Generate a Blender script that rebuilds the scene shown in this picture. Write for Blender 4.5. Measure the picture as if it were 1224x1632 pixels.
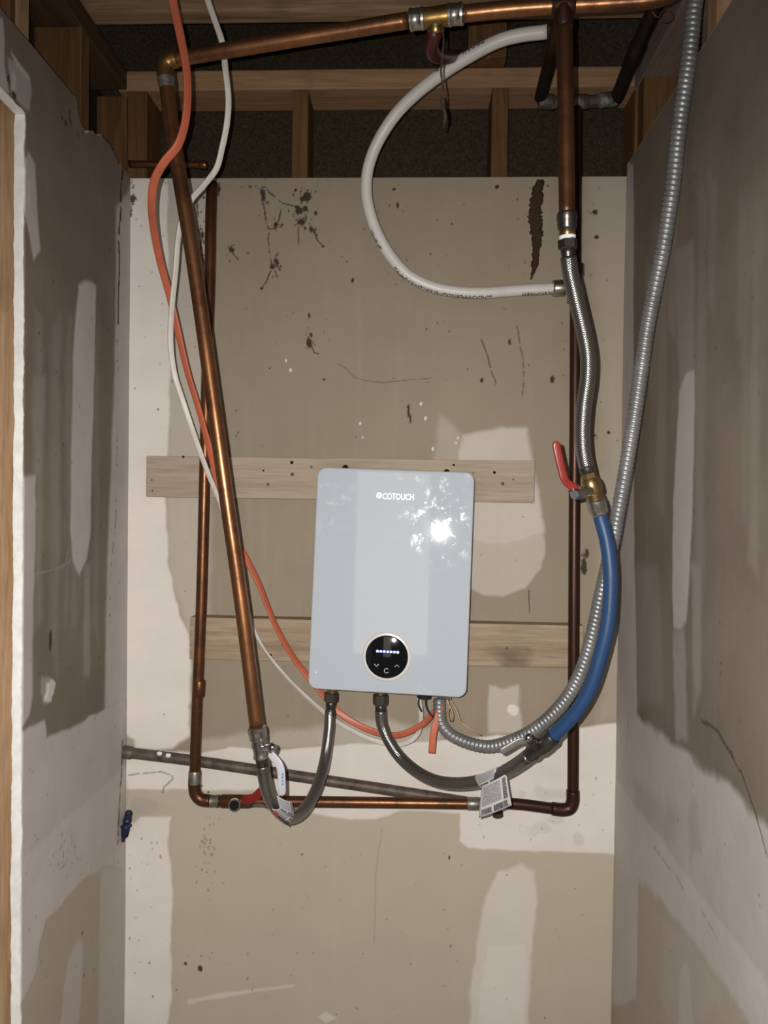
import bpy, bmesh, math, random
import numpy as np
from mathutils import Vector, Matrix

random.seed(7); np.random.seed(7)
for o in list(bpy.data.objects):
    bpy.data.objects.remove(o, do_unlink=True)
S = bpy.context.scene
COL = S.collection

# ------------------------------------------------------------------ camera
F = 1179.0                 # focal length in pixels of the 1224 x 1632 frame
D0 = 1.535                 # camera to back wall
CZ = 1.53                  # camera height
CAM = Vector((0.0, -D0, CZ))
_fy = Vector((48.0, 20.0, -F)).normalized()          # world +Y seen by the camera
_up = Vector((0.014, 1.0, 0.0)); _up = (_up - _fy * _up.dot(_fy)).normalized()
_rx = _fy.cross(_up)
CW = Matrix((_rx, _fy, _up))                         # camera -> world
cam_data = bpy.data.cameras.new('camera'); cam = bpy.data.objects.new('camera', cam_data)
COL.objects.link(cam); S.camera = cam
cam_data.sensor_fit = 'VERTICAL'; cam_data.sensor_height = 36.0; cam_data.sensor_width = 27.0
cam_data.lens = F / 1632.0 * 36.0
cam_data.clip_start = 0.02
cam.matrix_world = Matrix.Translation(CAM) @ CW.to_4x4()

# ------------------------------------------------------------------ world, light, exposure
W = bpy.data.worlds.new('world'); S.world = W; W.use_nodes = True
bg = W.node_tree.nodes['Background']
bg.inputs[0].default_value = (0.85, 0.90, 1.0, 1); bg.inputs[1].default_value = 0.26

fl = bpy.data.lights.new('flash', 'SPOT'); flash = bpy.data.objects.new('flash', fl); COL.objects.link(flash)
fl.energy = 79.0; fl.color = (1.0, 0.957, 0.905); fl.shadow_soft_size = 0.002
fl.spot_size = math.radians(164); fl.spot_blend = 1.0
flash.location = CAM + Vector((-0.022, 0.0, 0.016))
flash.rotation_euler = (Vector((0.04, 1.0, -0.53))).to_track_quat('-Z', 'Y').to_euler()

S.view_settings.view_transform = 'Standard'; S.view_settings.look = 'None'
S.view_settings.exposure = 0.0; S.view_settings.gamma = 1.0
S.view_settings.use_curve_mapping = False

# ------------------------------------------------------------------ place helpers
def ray(px, py):
    return CW @ Vector(((px - 612.0) / F, -(py - 816.0) / F, -1.0))
def P(px, py, d):           # point standing d metres in front of the back wall
    w = ray(px, py); return CAM + w * ((D0 - d) / w.y)
def PX(px, py, X):          # point on a side wall
    w = ray(px, py); return CAM + w * (X / w.x)
XL = P(204, 796, 0).x; XR = P(990, 796, 0).x
PPM = F / D0

# ------------------------------------------------------------------ object helpers
def origin(o):
    v = Vector((0, 0, 0))
    while o is not None:
        v = v + o.location; o = o.parent
    return v
def tag(o, label=None, cat=None, group=None, kind=None):
    if label: o['label'] = label
    if cat: o['category'] = cat
    if group: o['group'] = group
    if kind: o['kind'] = kind
    return o
def thing(name, label, cat, loc, group=None):
    o = bpy.data.objects.new(name, None); COL.objects.link(o)
    o.empty_display_size = 0.02; o.location = loc
    return tag(o, label, cat, group)
def put(name, verts, faces, mat, parent=None, smooth=False, uvs=None, base=None):
    """one mesh object from world-space vertices"""
    vs = [Vector(v) for v in verts]
    if parent is not None: off = origin(parent)
    elif base is not None: off = Vector(base)
    else: off = Vector((0, 0, 0))
    me = bpy.data.meshes.new(name)
    me.from_pydata([v - off for v in vs], [], faces)
    if uvs is not None:
        ul = me.uv_layers.new(name='UVMap')
        flat = []
        for f in uvs:
            for c in f: flat += [c[0], c[1]]
        ul.data.foreach_set('uv', flat)
    if smooth: me.polygons.foreach_set('use_smooth', [True] * len(me.polygons))
    me.materials.append(mat); me.update()
    o = bpy.data.objects.new(name, me); COL.objects.link(o)
    if parent is not None: o.parent = parent
    else: o.location = off
    return o
def bm_put(name, bm, mat, parent=None, base=None, smooth=False):
    bm.verts.index_update()
    vs = [v.co.copy() for v in bm.verts]; fs = [[v.index for v in f.verts] for f in bm.faces]
    bm.free()
    return put(name, vs, fs, mat, parent, smooth, None, base)
def box_bm(bm, c, ax, ay, az, bevel=0.0):
    """box from centre and three half-axis vectors"""
    c, ax, ay, az = Vector(c), Vector(ax), Vector(ay), Vector(az)
    vs = [bm.verts.new(c + ax * i + ay * j + az * k) for i in (-1, 1) for j in (-1, 1) for k in (-1, 1)]
    fs = [(0, 1, 3, 2), (4, 6, 7, 5), (0, 4, 5, 1), (2, 3, 7, 6), (0, 2, 6, 4), (1, 5, 7, 3)]
    faces = [bm.faces.new([vs[i] for i in f]) for f in fs]
    if bevel:
        es = list({e for f in faces for e in f.edges})
        bmesh.ops.bevel(bm, geom=es, offset=bevel, segments=2, affect='EDGES', profile=0.6)
    bmesh.ops.recalc_face_normals(bm, faces=bm.faces)
def box(name, lo, hi, mat, parent=None, bevel=0.0, base=None):
    bm = bmesh.new(); lo, hi = Vector(lo), Vector(hi); h = (hi - lo) / 2
    box_bm(bm, (lo + hi) / 2, (h.x, 0, 0), (0, h.y, 0), (0, 0, h.z), bevel)
    return bm_put(name, bm, mat, parent, base)
def spline(pts, step):
    """centripetal Catmull-Rom through pts, resampled by arc length"""
    pts = [Vector(p) for p in pts]
    if len(pts) == 2: dense = [pts[0].lerp(pts[1], i / 20) for i in range(21)]
    else:
        q = [pts[0] * 2 - pts[1]] + pts + [pts[-1] * 2 - pts[-2]]
        dense = []
        for i in range(1, len(q) - 2):
            p0, p1, p2, p3 = q[i - 1:i + 3]
            t0 = 0; t1 = max((p1 - p0).length, 1e-6) ** .5; t2 = t1 + max((p2 - p1).length, 1e-6) ** .5
            t3 = t2 + max((p3 - p2).length, 1e-6) ** .5
            for k in range(24):
                t = t1 + (t2 - t1) * k / 24
                a1 = p0 * ((t1 - t) / (t1 - t0)) + p1 * ((t - t0) / (t1 - t0))
                a2 = p1 * ((t2 - t) / (t2 - t1)) + p2 * ((t - t1) / (t2 - t1))
                a3 = p2 * ((t3 - t) / (t3 - t2)) + p3 * ((t - t2) / (t3 - t2))
                b1 = a1 * ((t2 - t) / (t2 - t0)) + a2 * ((t - t0) / (t2 - t0))
                b2 = a2 * ((t3 - t) / (t3 - t1)) + a3 * ((t - t1) / (t3 - t1))
                dense.append(b1 * ((t2 - t) / (t2 - t1)) + b2 * ((t - t1) / (t2 - t1)))
        dense.append(q[-2])
    cum = [0.0]
    for a, b in zip(dense, dense[1:]): cum.append(cum[-1] + (b - a).length)
    L = cum[-1]; n = max(2, int(L / step) + 1); out = []; j = 0
    for i in range(n):
        s = L * i / (n - 1)
        while j < len(cum) - 2 and cum[j + 1] < s: j += 1
        u = (s - cum[j]) / max(cum[j + 1] - cum[j], 1e-9)
        out.append(dense[j].lerp(dense[j + 1], min(max(u, 0), 1)))
    return out, L
def tube(name, pts, r, mat, parent=None, base=None, n=20, step=0.006, flat=None, rfun=None, twist=None, caps=True, round_ends=False):
    """swept tube; r metres, flat=(wide, thin) half sizes for a strap-like section that faces the room"""
    c, L = spline(pts, step)
    m = len(c); T = []
    for i in range(m):
        T.append((c[min(i + 1, m - 1)] - c[max(i - 1, 0)]).normalized())
    up = Vector((0, -1, 0))
    if abs(T[0].dot(up)) > .9: up = Vector((0, 0, 1))
    N = (up - T[0] * up.dot(T[0])).normalized()
    verts = []; uvs = []; faces = []; s = 0
    sv = []
    for i in range(m):
        if i: s += (c[i] - c[i - 1]).length
        sv.append(s)
        if flat:
            u = Vector((0, -1, 0)); N = (u - T[i] * u.dot(T[i])).normalized()
        else:
            N = (N - T[i] * N.dot(T[i])).normalized()
        B = T[i].cross(N)
        tw = twist(s / L) if twist else 0.0
        for k in range(n):
            a = 2 * math.pi * k / n
            if flat:
                x, y = math.cos(a), math.sin(a)
                e = 0.55
                x = math.copysign(abs(x) ** e, x) * flat[0]; y = math.copysign(abs(y) ** e, y) * flat[1]
                sc = 1.0
                if round_ends:
                    dd = min(s, L - s); 
                    if dd < flat[0]: sc = math.sqrt(max(0.02, 1 - (1 - dd / flat[0]) ** 2))
                x *= sc
                x, y = x * math.cos(tw) - y * math.sin(tw), x * math.sin(tw) + y * math.cos(tw)
                verts.append(c[i] + B * x + N * y)
            else:
                rr = rfun(s, a, L) if rfun else r
                verts.append(c[i] + (N * math.cos(a) + B * math.sin(a)) * rr)
    for i in range(m - 1):
        for k in range(n):
            k2 = (k + 1) % n
            faces.append((i * n + k, i * n + k2, (i + 1) * n + k2, (i + 1) * n + k))
            uvs.append(((k / n, sv[i]), ((k + 1) / n, sv[i]), ((k + 1) / n, sv[i + 1]), (k / n, sv[i + 1])))
    if caps:
        faces.append(tuple(reversed(range(n)))); uvs.append([(0, 0)] * n)
        faces.append(tuple((m - 1) * n + k for k in range(n))); uvs.append([(0, L)] * n)
    return put(name, verts, faces, mat, parent, True, uvs, base)
def lathe(name, a, b, prof, mat, parent=None, base=None, n=28, smooth=True, hexa=False):
    """turned part between world points a and b; prof = (fraction, radius)"""
    a, b = Vector(a), Vector(b); T = (b - a); L = T.length; T = T / L
    u = Vector((0, -1, 0))
    if abs(T.dot(u)) > .9: u = Vector((0, 0, 1))
    N = (u - T * u.dot(T)).normalized(); B = T.cross(N)
    if hexa: n = 6; smooth = False
    verts = []; faces = []
    for t, r in prof:
        for k in range(n):
            an = 2 * math.pi * (k + (.5 if hexa else 0)) / n
            verts.append(a + T * (L * t) + (N * math.cos(an) + B * math.sin(an)) * r)
    for i in range(len(prof) - 1):
        for k in range(n):
            k2 = (k + 1) % n
            faces.append((i * n + k, i * n + k2, (i + 1) * n + k2, (i + 1) * n + k))
    faces.append(tuple(reversed(range(n)))); faces.append(tuple((len(prof) - 1) * n + k for k in range(n)))
    o = put(name, verts, faces, mat, parent, smooth, None, base)
    if smooth:
        me = o.data
        try: me.set_sharp_from_angle(angle=math.radians(38))
        except Exception: pass
    return o
def ball(name, c, r, mat, parent=None, base=None, sx=1, sy=1, sz=1, seg=16, jit=0):
    bm = bmesh.new(); bmesh.ops.create_uvsphere(bm, u_segments=seg, v_segments=max(6, seg // 2), radius=r)
    for v in bm.verts:
        v.co = Vector((v.co.x * sx, v.co.y * sy, v.co.z * sz)) * (1 + random.uniform(-jit, jit)) + Vector(c)
    return bm_put(name, bm, mat, parent, base, True)

# ------------------------------------------------------------------ material helpers
def new_mat(name):
    m = bpy.data.materials.new(name); m.use_nodes = True
    nt = m.node_tree; b = nt.nodes['Principled BSDF']
    return m, nt, b
def nd(nt, t, **kw):
    n = nt.nodes.new(t)
    for k, v in kw.items():
        if k in n.inputs.keys(): n.inputs[k].default_value = v
        else: setattr(n, k, v)
    return n
def ramp(nt, src, stops):
    r = nt.nodes.new('ShaderNodeValToRGB'); e = r.color_ramp.elements
    while len(e) < len(stops): e.new(0.5)
    for i, (p, c) in enumerate(stops):
        e[i].position = p; e[i].color = (c[0], c[1], c[2], 1) if not isinstance(c, float) else (c, c, c, 1)
    nt.links.new(src, r.inputs[0]); return r.outputs[0]
def mix(nt, f, a, b, typ='MIX'):
    m = nt.nodes.new('ShaderNodeMix'); m.data_type = 'RGBA'; m.blend_type = typ
    for s, i in ((f, 0), (a, 6), (b, 7)):
        if hasattr(s, 'links'): nt.links.new(s, m.inputs[i])
        else: m.inputs[i].default_value = (s if i == 0 else (s[0], s[1], s[2], 1))
    return m.outputs[2]
def math_n(nt, op, a, b=None):
    m = nt.nodes.new('ShaderNodeMath'); m.operation = op
    for s, i in ((a, 0), (b, 1)):
        if s is None: continue
        if hasattr(s, 'links'): nt.links.new(s, m.inputs[i])
        else: m.inputs[i].default_value = s
    return m.outputs[0]
def coords(nt, kind='Object', scale=(1, 1, 1)):
    t = nt.nodes.new('ShaderNodeTexCoord'); mp = nt.nodes.new('ShaderNodeMapping')
    mp.inputs['Scale'].default_value = scale
    nt.links.new(t.outputs[kind], mp.inputs[0]); return mp.outputs[0]
def noise(nt, vec, scale, detail=4, rough=.55, dist=0.0):
    n = nd(nt, 'ShaderNodeTexNoise'); n.inputs['Scale'].default_value = scale
    n.inputs['Detail'].default_value = detail; n.inputs['Roughness'].default_value = rough
    n.inputs['Distortion'].default_value = dist
    nt.links.new(vec, n.inputs['Vector']); return n.outputs['Fac']
def bump(nt, b, h, strength=.3, dist=.001):
    n = nt.nodes.new('ShaderNodeBump'); n.inputs['Strength'].default_value = strength
    n.inputs['Distance'].default_value = dist
    nt.links.new(h, n.inputs['Height']); nt.links.new(n.outputs[0], b.inputs['Normal'])

def mat_drywall(name, paper, paper2, low, mudc, mudc2):
    m, nt, b = new_mat(name); L = nt.links
    v = coords(nt, 'Object')
    am = nd(nt, 'ShaderNodeAttribute', attribute_name='mud'); ast = nd(nt, 'ShaderNodeAttribute', attribute_name='stain')
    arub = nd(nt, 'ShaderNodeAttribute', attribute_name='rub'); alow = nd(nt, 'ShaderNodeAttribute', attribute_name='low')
    n1 = noise(nt, v, 5.0, 5, .6); n2 = noise(nt, v, 260.0, 2, .5)
    pc = mix(nt, ramp(nt, n1, [(.3, 0.0), (.7, 1.0)]), paper, paper2)
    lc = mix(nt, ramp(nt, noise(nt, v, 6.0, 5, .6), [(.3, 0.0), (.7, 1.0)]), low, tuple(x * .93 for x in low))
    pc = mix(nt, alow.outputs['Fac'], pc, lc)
    vs = coords(nt, 'Object', (30, 30, 2.0)); n3 = noise(nt, vs, 1.2, 4, .6)
    pc = mix(nt, math_n(nt, 'MULTIPLY', ramp(nt, n3, [(.52, 0.0), (.78, 1.0)]), .045), pc, mudc)
    mc = mix(nt, ramp(nt, noise(nt, v, 9.0, 5, .65), [(.3, 0.0), (.7, 1.0)]), mudc, mudc2)
    c = mix(nt, am.outputs['Fac'], pc, mc)
    c = mix(nt, math_n(nt, 'MULTIPLY', arub.outputs['Fac'], .6), c, (.30, .27, .235))
    c = mix(nt, ast.outputs['Fac'], c, (.028, .018, .012))
    L.new(c, b.inputs['Base Color'])
    b.inputs['Roughness'].default_value = .85; b.inputs['Specular IOR Level'].default_value = .2
    h = math_n(nt, 'ADD', math_n(nt, 'MULTIPLY', noise(nt, v, 40.0, 5, .6), 1.0), math_n(nt, 'MULTIPLY', n2, .25))
    bump(nt, b, h, .3, .0015)
    return m
def mat_wood(name, axis, c1, c2, c3, knots=.35, rough=.75, scale=1.0):
    m, nt, b = new_mat(name)
    sc = [26 * scale] * 3; sc[axis] = 1.6 * scale
    v = coords(nt, 'Object', sc)
    g = noise(nt, v, 1.6, 6, .65, .6); g2 = noise(nt, v, 7.0, 3, .6, .2)
    c = ramp(nt, g, [(.28, c1), (.5, c2), (.72, c3)])
    c = mix(nt, math_n(nt, 'MULTIPLY', ramp(nt, g2, [(.45, 0.0), (.75, 1.0)]), .45), c, tuple(x * .6 for x in c1))
    sk = [9 * scale] * 3; sk[axis] = 4 * scale
    k = noise(nt, coords(nt, 'Object', sk), 1.4, 3, .5, .4)
    c = mix(nt, math_n(nt, 'MULTIPLY', ramp(nt, k, [(.62, 0.0), (.76, 1.0)]), knots), c, tuple(x * .38 for x in c1))
    nt.links.new(c, b.inputs['Base Color']); b.inputs['Roughness'].default_value = rough
    b.inputs['Specular IOR Level'].default_value = .2
    bump(nt, b, g2, .35, .0008); return m
def mat_simple(name, col, rough=.5, metal=0.0, spec=.5, var=.15, vscale=30, bmp=.0, bscale=200):
    m, nt, b = new_mat(name); v = coords(nt)
    n = noise(nt, v, vscale, 4, .6)
    d = tuple(max(0, x * (1 - var)) for x in col); l = tuple(min(1, x * (1 + var)) for x in col)
    nt.links.new(ramp(nt, n, [(.3, d), (.7, l)]), b.inputs['Base Color'])
    b.inputs['Roughness'].default_value = rough; b.inputs['Metallic'].default_value = metal
    b.inputs['Specular IOR Level'].default_value = spec
    if bmp: bump(nt, b, noise(nt, v, bscale, 3, .6), bmp, .0006)
    return m
def mat_copper(name, bright, tarn, oxide, amount=.5, rough=.34, green=None):
    """copper tube: metal with a brown oxide film in patches"""
    m, nt, b = new_mat(name); L = nt.links
    v = coords(nt); n1 = noise(nt, v, 7.0, 5, .65, .4); n2 = noise(nt, v, 70.0, 4, .65)
    s = math_n(nt, 'ADD', math_n(nt, 'MULTIPLY', n1, .7), math_n(nt, 'MULTIPLY', n2, .3))
    f = ramp(nt, s, [(.5 - .25 * amount, 0.0), (.72 - .25 * amount, 1.0)])
    c = mix(nt, f, bright, tarn)
    if green: c = mix(nt, ramp(nt, noise(nt, v, 26.0, 4, .7), [(.5, 0.0), (.66, 1.0)]), c, green)
    L.new(c, b.inputs['Base Color'])
    L.new(math_n(nt, 'SUBTRACT', .92 if not green else .45, math_n(nt, 'MULTIPLY', f, oxide)), b.inputs['Metallic'])
    L.new(math_n(nt, 'ADD', rough, math_n(nt, 'MULTIPLY', n2, .16)), b.inputs['Roughness'])
    bump(nt, b, n2, .12, .0004); return m
def mat_braid(name):
    m, nt, b = new_mat(name); L = nt.links
    t = nd(nt, 'ShaderNodeTexCoord'); sp = nd(nt, 'ShaderNodeSeparateXYZ'); L.new(t.outputs['UV'], sp.inputs[0])
    u = math_n(nt, 'MULTIPLY', sp.outputs[0], 18.0); w = math_n(nt, 'MULTIPLY', sp.outputs[1], 300.0)
    a = math_n(nt, 'SINE', math_n(nt, 'MULTIPLY', math_n(nt, 'ADD', u, w), 6.2832))
    c = math_n(nt, 'SINE', math_n(nt, 'MULTIPLY', math_n(nt, 'SUBTRACT', u, w), 6.2832))
    h = math_n(nt, 'MAXIMUM', a, c)
    L.new(ramp(nt, math_n(nt, 'MULTIPLY', math_n(nt, 'ADD', h, 1.0), .5), [(.3, (.07, .067, .062)), (.95, (.34, .33, .31))]), b.inputs['Base Color'])
    b.inputs['Metallic'].default_value = .9; b.inputs['Roughness'].default_value = .20
    bump(nt, b, h, .32, .0004); return m
def mat_pex(name, col, ink, marks, ulo=.0, uhi=.16, rough=.38):
    """plastic tube with lettering printed along one side; marks = (start, end) in metres"""
    m, nt, b = new_mat(name); L = nt.links
    t = nd(nt, 'ShaderNodeTexCoord'); sp = nd(nt, 'ShaderNodeSeparateXYZ'); L.new(t.outputs['UV'], sp.inputs[0])
    U, V = sp.outputs[0], sp.outputs[1]
    inu = math_n(nt, 'MULTIPLY', math_n(nt, 'GREATER_THAN', U, ulo), math_n(nt, 'LESS_THAN', U, uhi))
    tot = None
    for lo, hi in marks:
        k = math_n(nt, 'MULTIPLY', math_n(nt, 'GREATER_THAN', V, lo), math_n(nt, 'LESS_THAN', V, hi))
        tot = k if tot is None else math_n(nt, 'ADD', tot, k)
    mp = nd(nt, 'ShaderNodeMapping'); mp.inputs['Scale'].default_value = (14, 420, 1); L.new(t.outputs['UV'], mp.inputs[0])
    ch = ramp(nt, noise(nt, mp.outputs[0], 1.0, 1, .4), [(.46, 0.0), (.52, 1.0)])
    dirt = ramp(nt, noise(nt, coords(nt), 18, 5, .7), [(.52, 0.0), (.78, 1.0)])
    c = mix(nt, math_n(nt, 'MULTIPLY', dirt, .25), col, tuple(x * .5 for x in col))
    f = math_n(nt, 'MULTIPLY', math_n(nt, 'MULTIPLY', inu, tot), ch) if tot is not None else 0.0
    c = mix(nt, f, c, ink)
    L.new(c, b.inputs['Base Color']); b.inputs['Roughness'].default_value = rough
    b.inputs['Specular IOR Level'].default_value = .4; return m
def mat_label(name, lines=26):
    """printed paper tag: grey blocks of small print and a bar code, on its own UVs"""
    m, nt, b = new_mat(name); L = nt.links
    t = nd(nt, 'ShaderNodeTexCoord'); sp = nd(nt, 'ShaderNodeSeparateXYZ'); L.new(t.outputs['UV'], sp.inputs[0])
    U, V = sp.outputs[0], sp.outputs[1]
    def inside(u0, u1, v0, v1):
        k = math_n(nt, 'MULTIPLY', math_n(nt, 'GREATER_THAN', U, u0), math_n(nt, 'LESS_THAN', U, u1))
        q = math_n(nt, 'MULTIPLY', math_n(nt, 'GREATER_THAN', V, v0), math_n(nt, 'LESS_THAN', V, v1))
        return math_n(nt, 'MULTIPLY', k, q)
    ln = math_n(nt, 'SINE', math_n(nt, 'MULTIPLY', V, lines * 6.2832))
    mp = nd(nt, 'ShaderNodeMapping'); mp.inputs['Scale'].default_value = (60, lines, 1); L.new(t.outputs['UV'], mp.inputs[0])
    words = ramp(nt, noise(nt, mp.outputs[0], 1.0, 1, .4), [(.36, 0.0), (.44, 1.0)])
    txt = math_n(nt, 'MULTIPLY', math_n(nt, 'MULTIPLY', math_n(nt, 'GREATER_THAN', ln, -.2), words), inside(.08, .76, .34, .95))
    mp2 = nd(nt, 'ShaderNodeMapping'); mp2.inputs['Scale'].default_value = (60, .5, 1); L.new(t.outputs['UV'], mp2.inputs[0])
    bars = math_n(nt, 'MULTIPLY', ramp(nt, noise(nt, mp2.outputs[0], 1.0, 0, .4), [(.40, 0.0), (.44, 1.0)]), inside(.50, .92, .05, .25))
    big = math_n(nt, 'MULTIPLY', words, inside(.08, .42, .06, .24)); side = math_n(nt, 'MULTIPLY', words, inside(.82, .95, .3, .95))
    f = math_n(nt, 'MINIMUM', math_n(nt, 'ADD', math_n(nt, 'ADD', txt, bars), math_n(nt, 'ADD', big, side)), 1.0)
    L.new(mix(nt, math_n(nt, 'MULTIPLY', f, .95), (.52, .52, .53), (.04, .04, .05)), b.inputs['Base Color'])
    b.inputs['Roughness'].default_value = .45; return m

M = {}
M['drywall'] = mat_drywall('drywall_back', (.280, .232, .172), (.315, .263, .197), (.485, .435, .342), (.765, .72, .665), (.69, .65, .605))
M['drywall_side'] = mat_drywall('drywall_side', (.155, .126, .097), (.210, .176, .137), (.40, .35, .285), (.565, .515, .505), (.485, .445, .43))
M['gypsum'] = mat_simple('gypsum_core', (.80, .79, .76), .9, 0, .2, .10, 60, .4, 120)
M['stud'] = mat_wood('stud_wood', 2, (.085, .042, .016), (.135, .070, .028), (.19, .105, .047))
M['plate'] = mat_wood('plate_wood', 0, (.24, .135, .075), (.33, .195, .11), (.42, .27, .165), .5)
M['joist'] = mat_wood('joist_wood', 0, (.14, .080, .042), (.27, .175, .105), (.40, .275, .175), .5)
M['platey'] = mat_wood('side_plate_wood', 1, (.05, .030, .017), (.08, .047, .026), (.11, .066, .038))
M['jamb'] = mat_wood('jamb_wood', 2, (.22, .125, .065), (.36, .225, .125), (.46, .31, .19), .6)
M['board'] = mat_wood('board_wood', 0, (.31, .245, .18), (.385, .315, .24), (.44, .365, .285), .22)
M['board2'] = mat_wood('weathered_board_wood', 0, (.24, .165, .105), (.35, .265, .185), (.43, .345, .255), .75)
M['sheath'] = mat_simple('dark_sheathing', (.040, .031, .020), .95, 0, .1, .5, 210, .8, 300)
M['ply'] = mat_wood('side_sheathing', 2, (.085, .052, .032), (.13, .085, .055), (.17, .115, .075), .8)
M['greyboard'] = mat_wood('greyed_board', 1, (.16, .115, .095), (.21, .16, .135), (.26, .20, .17), .4)
M['subfloor'] = mat_simple('subfloor', (.075, .055, .038), .9, 0, .1, .35, 20, .5, 60)
M['concrete'] = mat_simple('floor_concrete', (.48, .45, .41), .9, 0, .2, .2, 8, .4, 60)
M['copper'] = mat_copper('copper_bright', (.36, .165, .074), (.105, .043, .019), .22, .5, .26)
M['copper_dull'] = mat_copper('copper_dull', (.25, .105, .043), (.085, .036, .016), .28, .7, .29)
M['copper_dark'] = mat_copper('copper_dark', (.085, .038, .022), (.042, .019, .012), .35, .8, .32)
M['copper_green'] = mat_copper('copper_corroded', (.07, .055, .04), (.045, .032, .022), .6, .8, .5, (.16, .19, .165))
M['brassy'] = mat_copper('solder_brass', (.27, .16, .05), (.13, .07, .025), .3, .5, .3)
M['solder'] = mat_simple('solder_grey', (.22, .20, .18), .42, .7, .5, .35, 80)
M['brass'] = mat_simple('brass', (.30, .21, .088), .30, .9, .5, .2, 60)
M['nickel'] = mat_simple('nickel_brass', (.44, .42, .37), .26, .95, .5, .2, 50)
M['chrome'] = mat_simple('chrome', (.55, .55, .55), .16, 1, .5, .1, 40)
M['gunmetal'] = mat_simple('dark_collar', (.115, .105, .092), .30, .9, .5, .25, 60)
M['steel'] = mat_simple('old_steel_pipe', (.105, .082, .066), .55, .35, .4, .45, 45, .5, 140)
M['braid'] = mat_braid('braided_steel')
M['teflon'] = mat_simple('thread_tape', (.75, .76, .80), .7, 0, .3, .1, 90)
M['blue'] = mat_pex('blue_pex', (.016, .048, .125), (.010, .03, .08), [(.10, .16)], .0, .1, .42)
M['redpex'] = mat_simple('red_pex', (.075, .008, .010), .4, 0, .4, .25, 40)
M['white_pex'] = mat_pex('white_pex', (.60, .58, .55), (.07, .07, .07), [(.105, .145), (.165, .20), (.52, .56), (.60, .80), (.86, 1.02)], .02, .30)
M['conduit'] = mat_simple('conduit_metal', (.25, .255, .255), .42, .55, .5, .25, 25)
M['orange'] = mat_simple('orange_jacket', (.46, .115, .06), .42, 0, .4, .12, 25, .2, 120)
M['whitecable'] = mat_simple('white_jacket', (.56, .53, .48), .42, 0, .4, .15, 25, .2, 120)
M['barewire'] = mat_simple('bare_wire', (.38, .27, .16), .45, .6, .5, .3, 80)
M['rust'] = mat_simple('rusty_wire', (.10, .035, .025), .7, .2, .3, .4, 120)
M['redvinyl'] = mat_simple('red_vinyl', (.21, .016, .012), .32, 0, .5, .15, 60)
M['greyvinyl'] = mat_simple('pale_grey_vinyl', (.42, .43, .455), .4, 0, .4, .1, 60)
M['ink_blue'] = mat_simple('blue_print', (.10, .20, .42), .5)
M['paper'] = mat_label('printed_tag')
M['lever_steel'] = mat_simple('lever_steel', (.20, .195, .185), .4, .6, .4, .15, 60)
M['copper_black'] = mat_copper('copper_blackened', (.030, .024, .018), (.016, .012, .009), .5, .8, .42)
M['tagred'] = mat_simple('tag_red', (.45, .05, .04), .5)
M['tagdark'] = mat_simple('tag_dark', (.04, .035, .03), .6)
M['navy'] = mat_simple('navy_plastic', (.010, .014, .042), .45, 0, .4, .3, 80)
M['mudtube'] = mat_simple('dry_mud', (.050, .031, .019), .97, 0, .05, .5, 300, .9, 500)
M['soot'] = mat_simple('cobweb_dust', (.06, .045, .038), .95, 0, .05, .4, 200)
M['nail'] = mat_simple('nail_steel', (.06, .055, .05), .5, .6, .5, .2, 60)
M['hole'] = mat_simple('drilled_hole', (.012, .01, .008), .9, 0, .1)
M['black_plastic'] = mat_simple('black_plastic', (.015, .015, .016), .45, 0, .4)

# ------------------------------------------------------------------ wall surfaces
def vnoise(x, y, scale, seed, octaves=3):
    rs = np.random.RandomState(seed); G = rs.rand(128, 128); out = 0; amp = 1; tot = 0
    for o in range(octaves):
        fx = x * scale * 2 ** o + 17.3 * o; fy = y * scale * 2 ** o + 9.1 * o
        ix = np.floor(fx).astype(int); iy = np.floor(fy).astype(int)
        tx = fx - ix; ty = fy - iy; tx = tx * tx * (3 - 2 * tx); ty = ty * ty * (3 - 2 * ty)
        g = lambda a, b: G[a % 128, b % 128]
        v = (g(ix, iy) * (1 - tx) + g(ix + 1, iy) * tx) * (1 - ty) + (g(ix, iy + 1) * (1 - tx) + g(ix + 1, iy + 1) * tx) * ty
        out = out + v * amp; tot += amp; amp *= .5
    return out / tot
def sdf(U, V, poly):
    poly = np.array(poly); d = np.full(U.shape, 1e9); ins = np.zeros(U.shape, bool)
    for i in range(len(poly)):
        a = poly[i]; b = poly[(i + 1) % len(poly)]; e = b - a
        wx, wy = U - a[0], V - a[1]
        t = np.clip((wx * e[0] + wy * e[1]) / max(e @ e, 1e-12), 0, 1)
        d = np.minimum(d, (wx - e[0] * t) ** 2 + (wy - e[1] * t) ** 2)
        c = ((a[1] > V) != (b[1] > V)) & (U < (b[0] - a[0]) * (V - a[1]) / ((b[1] - a[1]) or 1e-12) + a[0])
        ins ^= c
    d = np.sqrt(d); return np.where(ins, -d, d)
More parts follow.
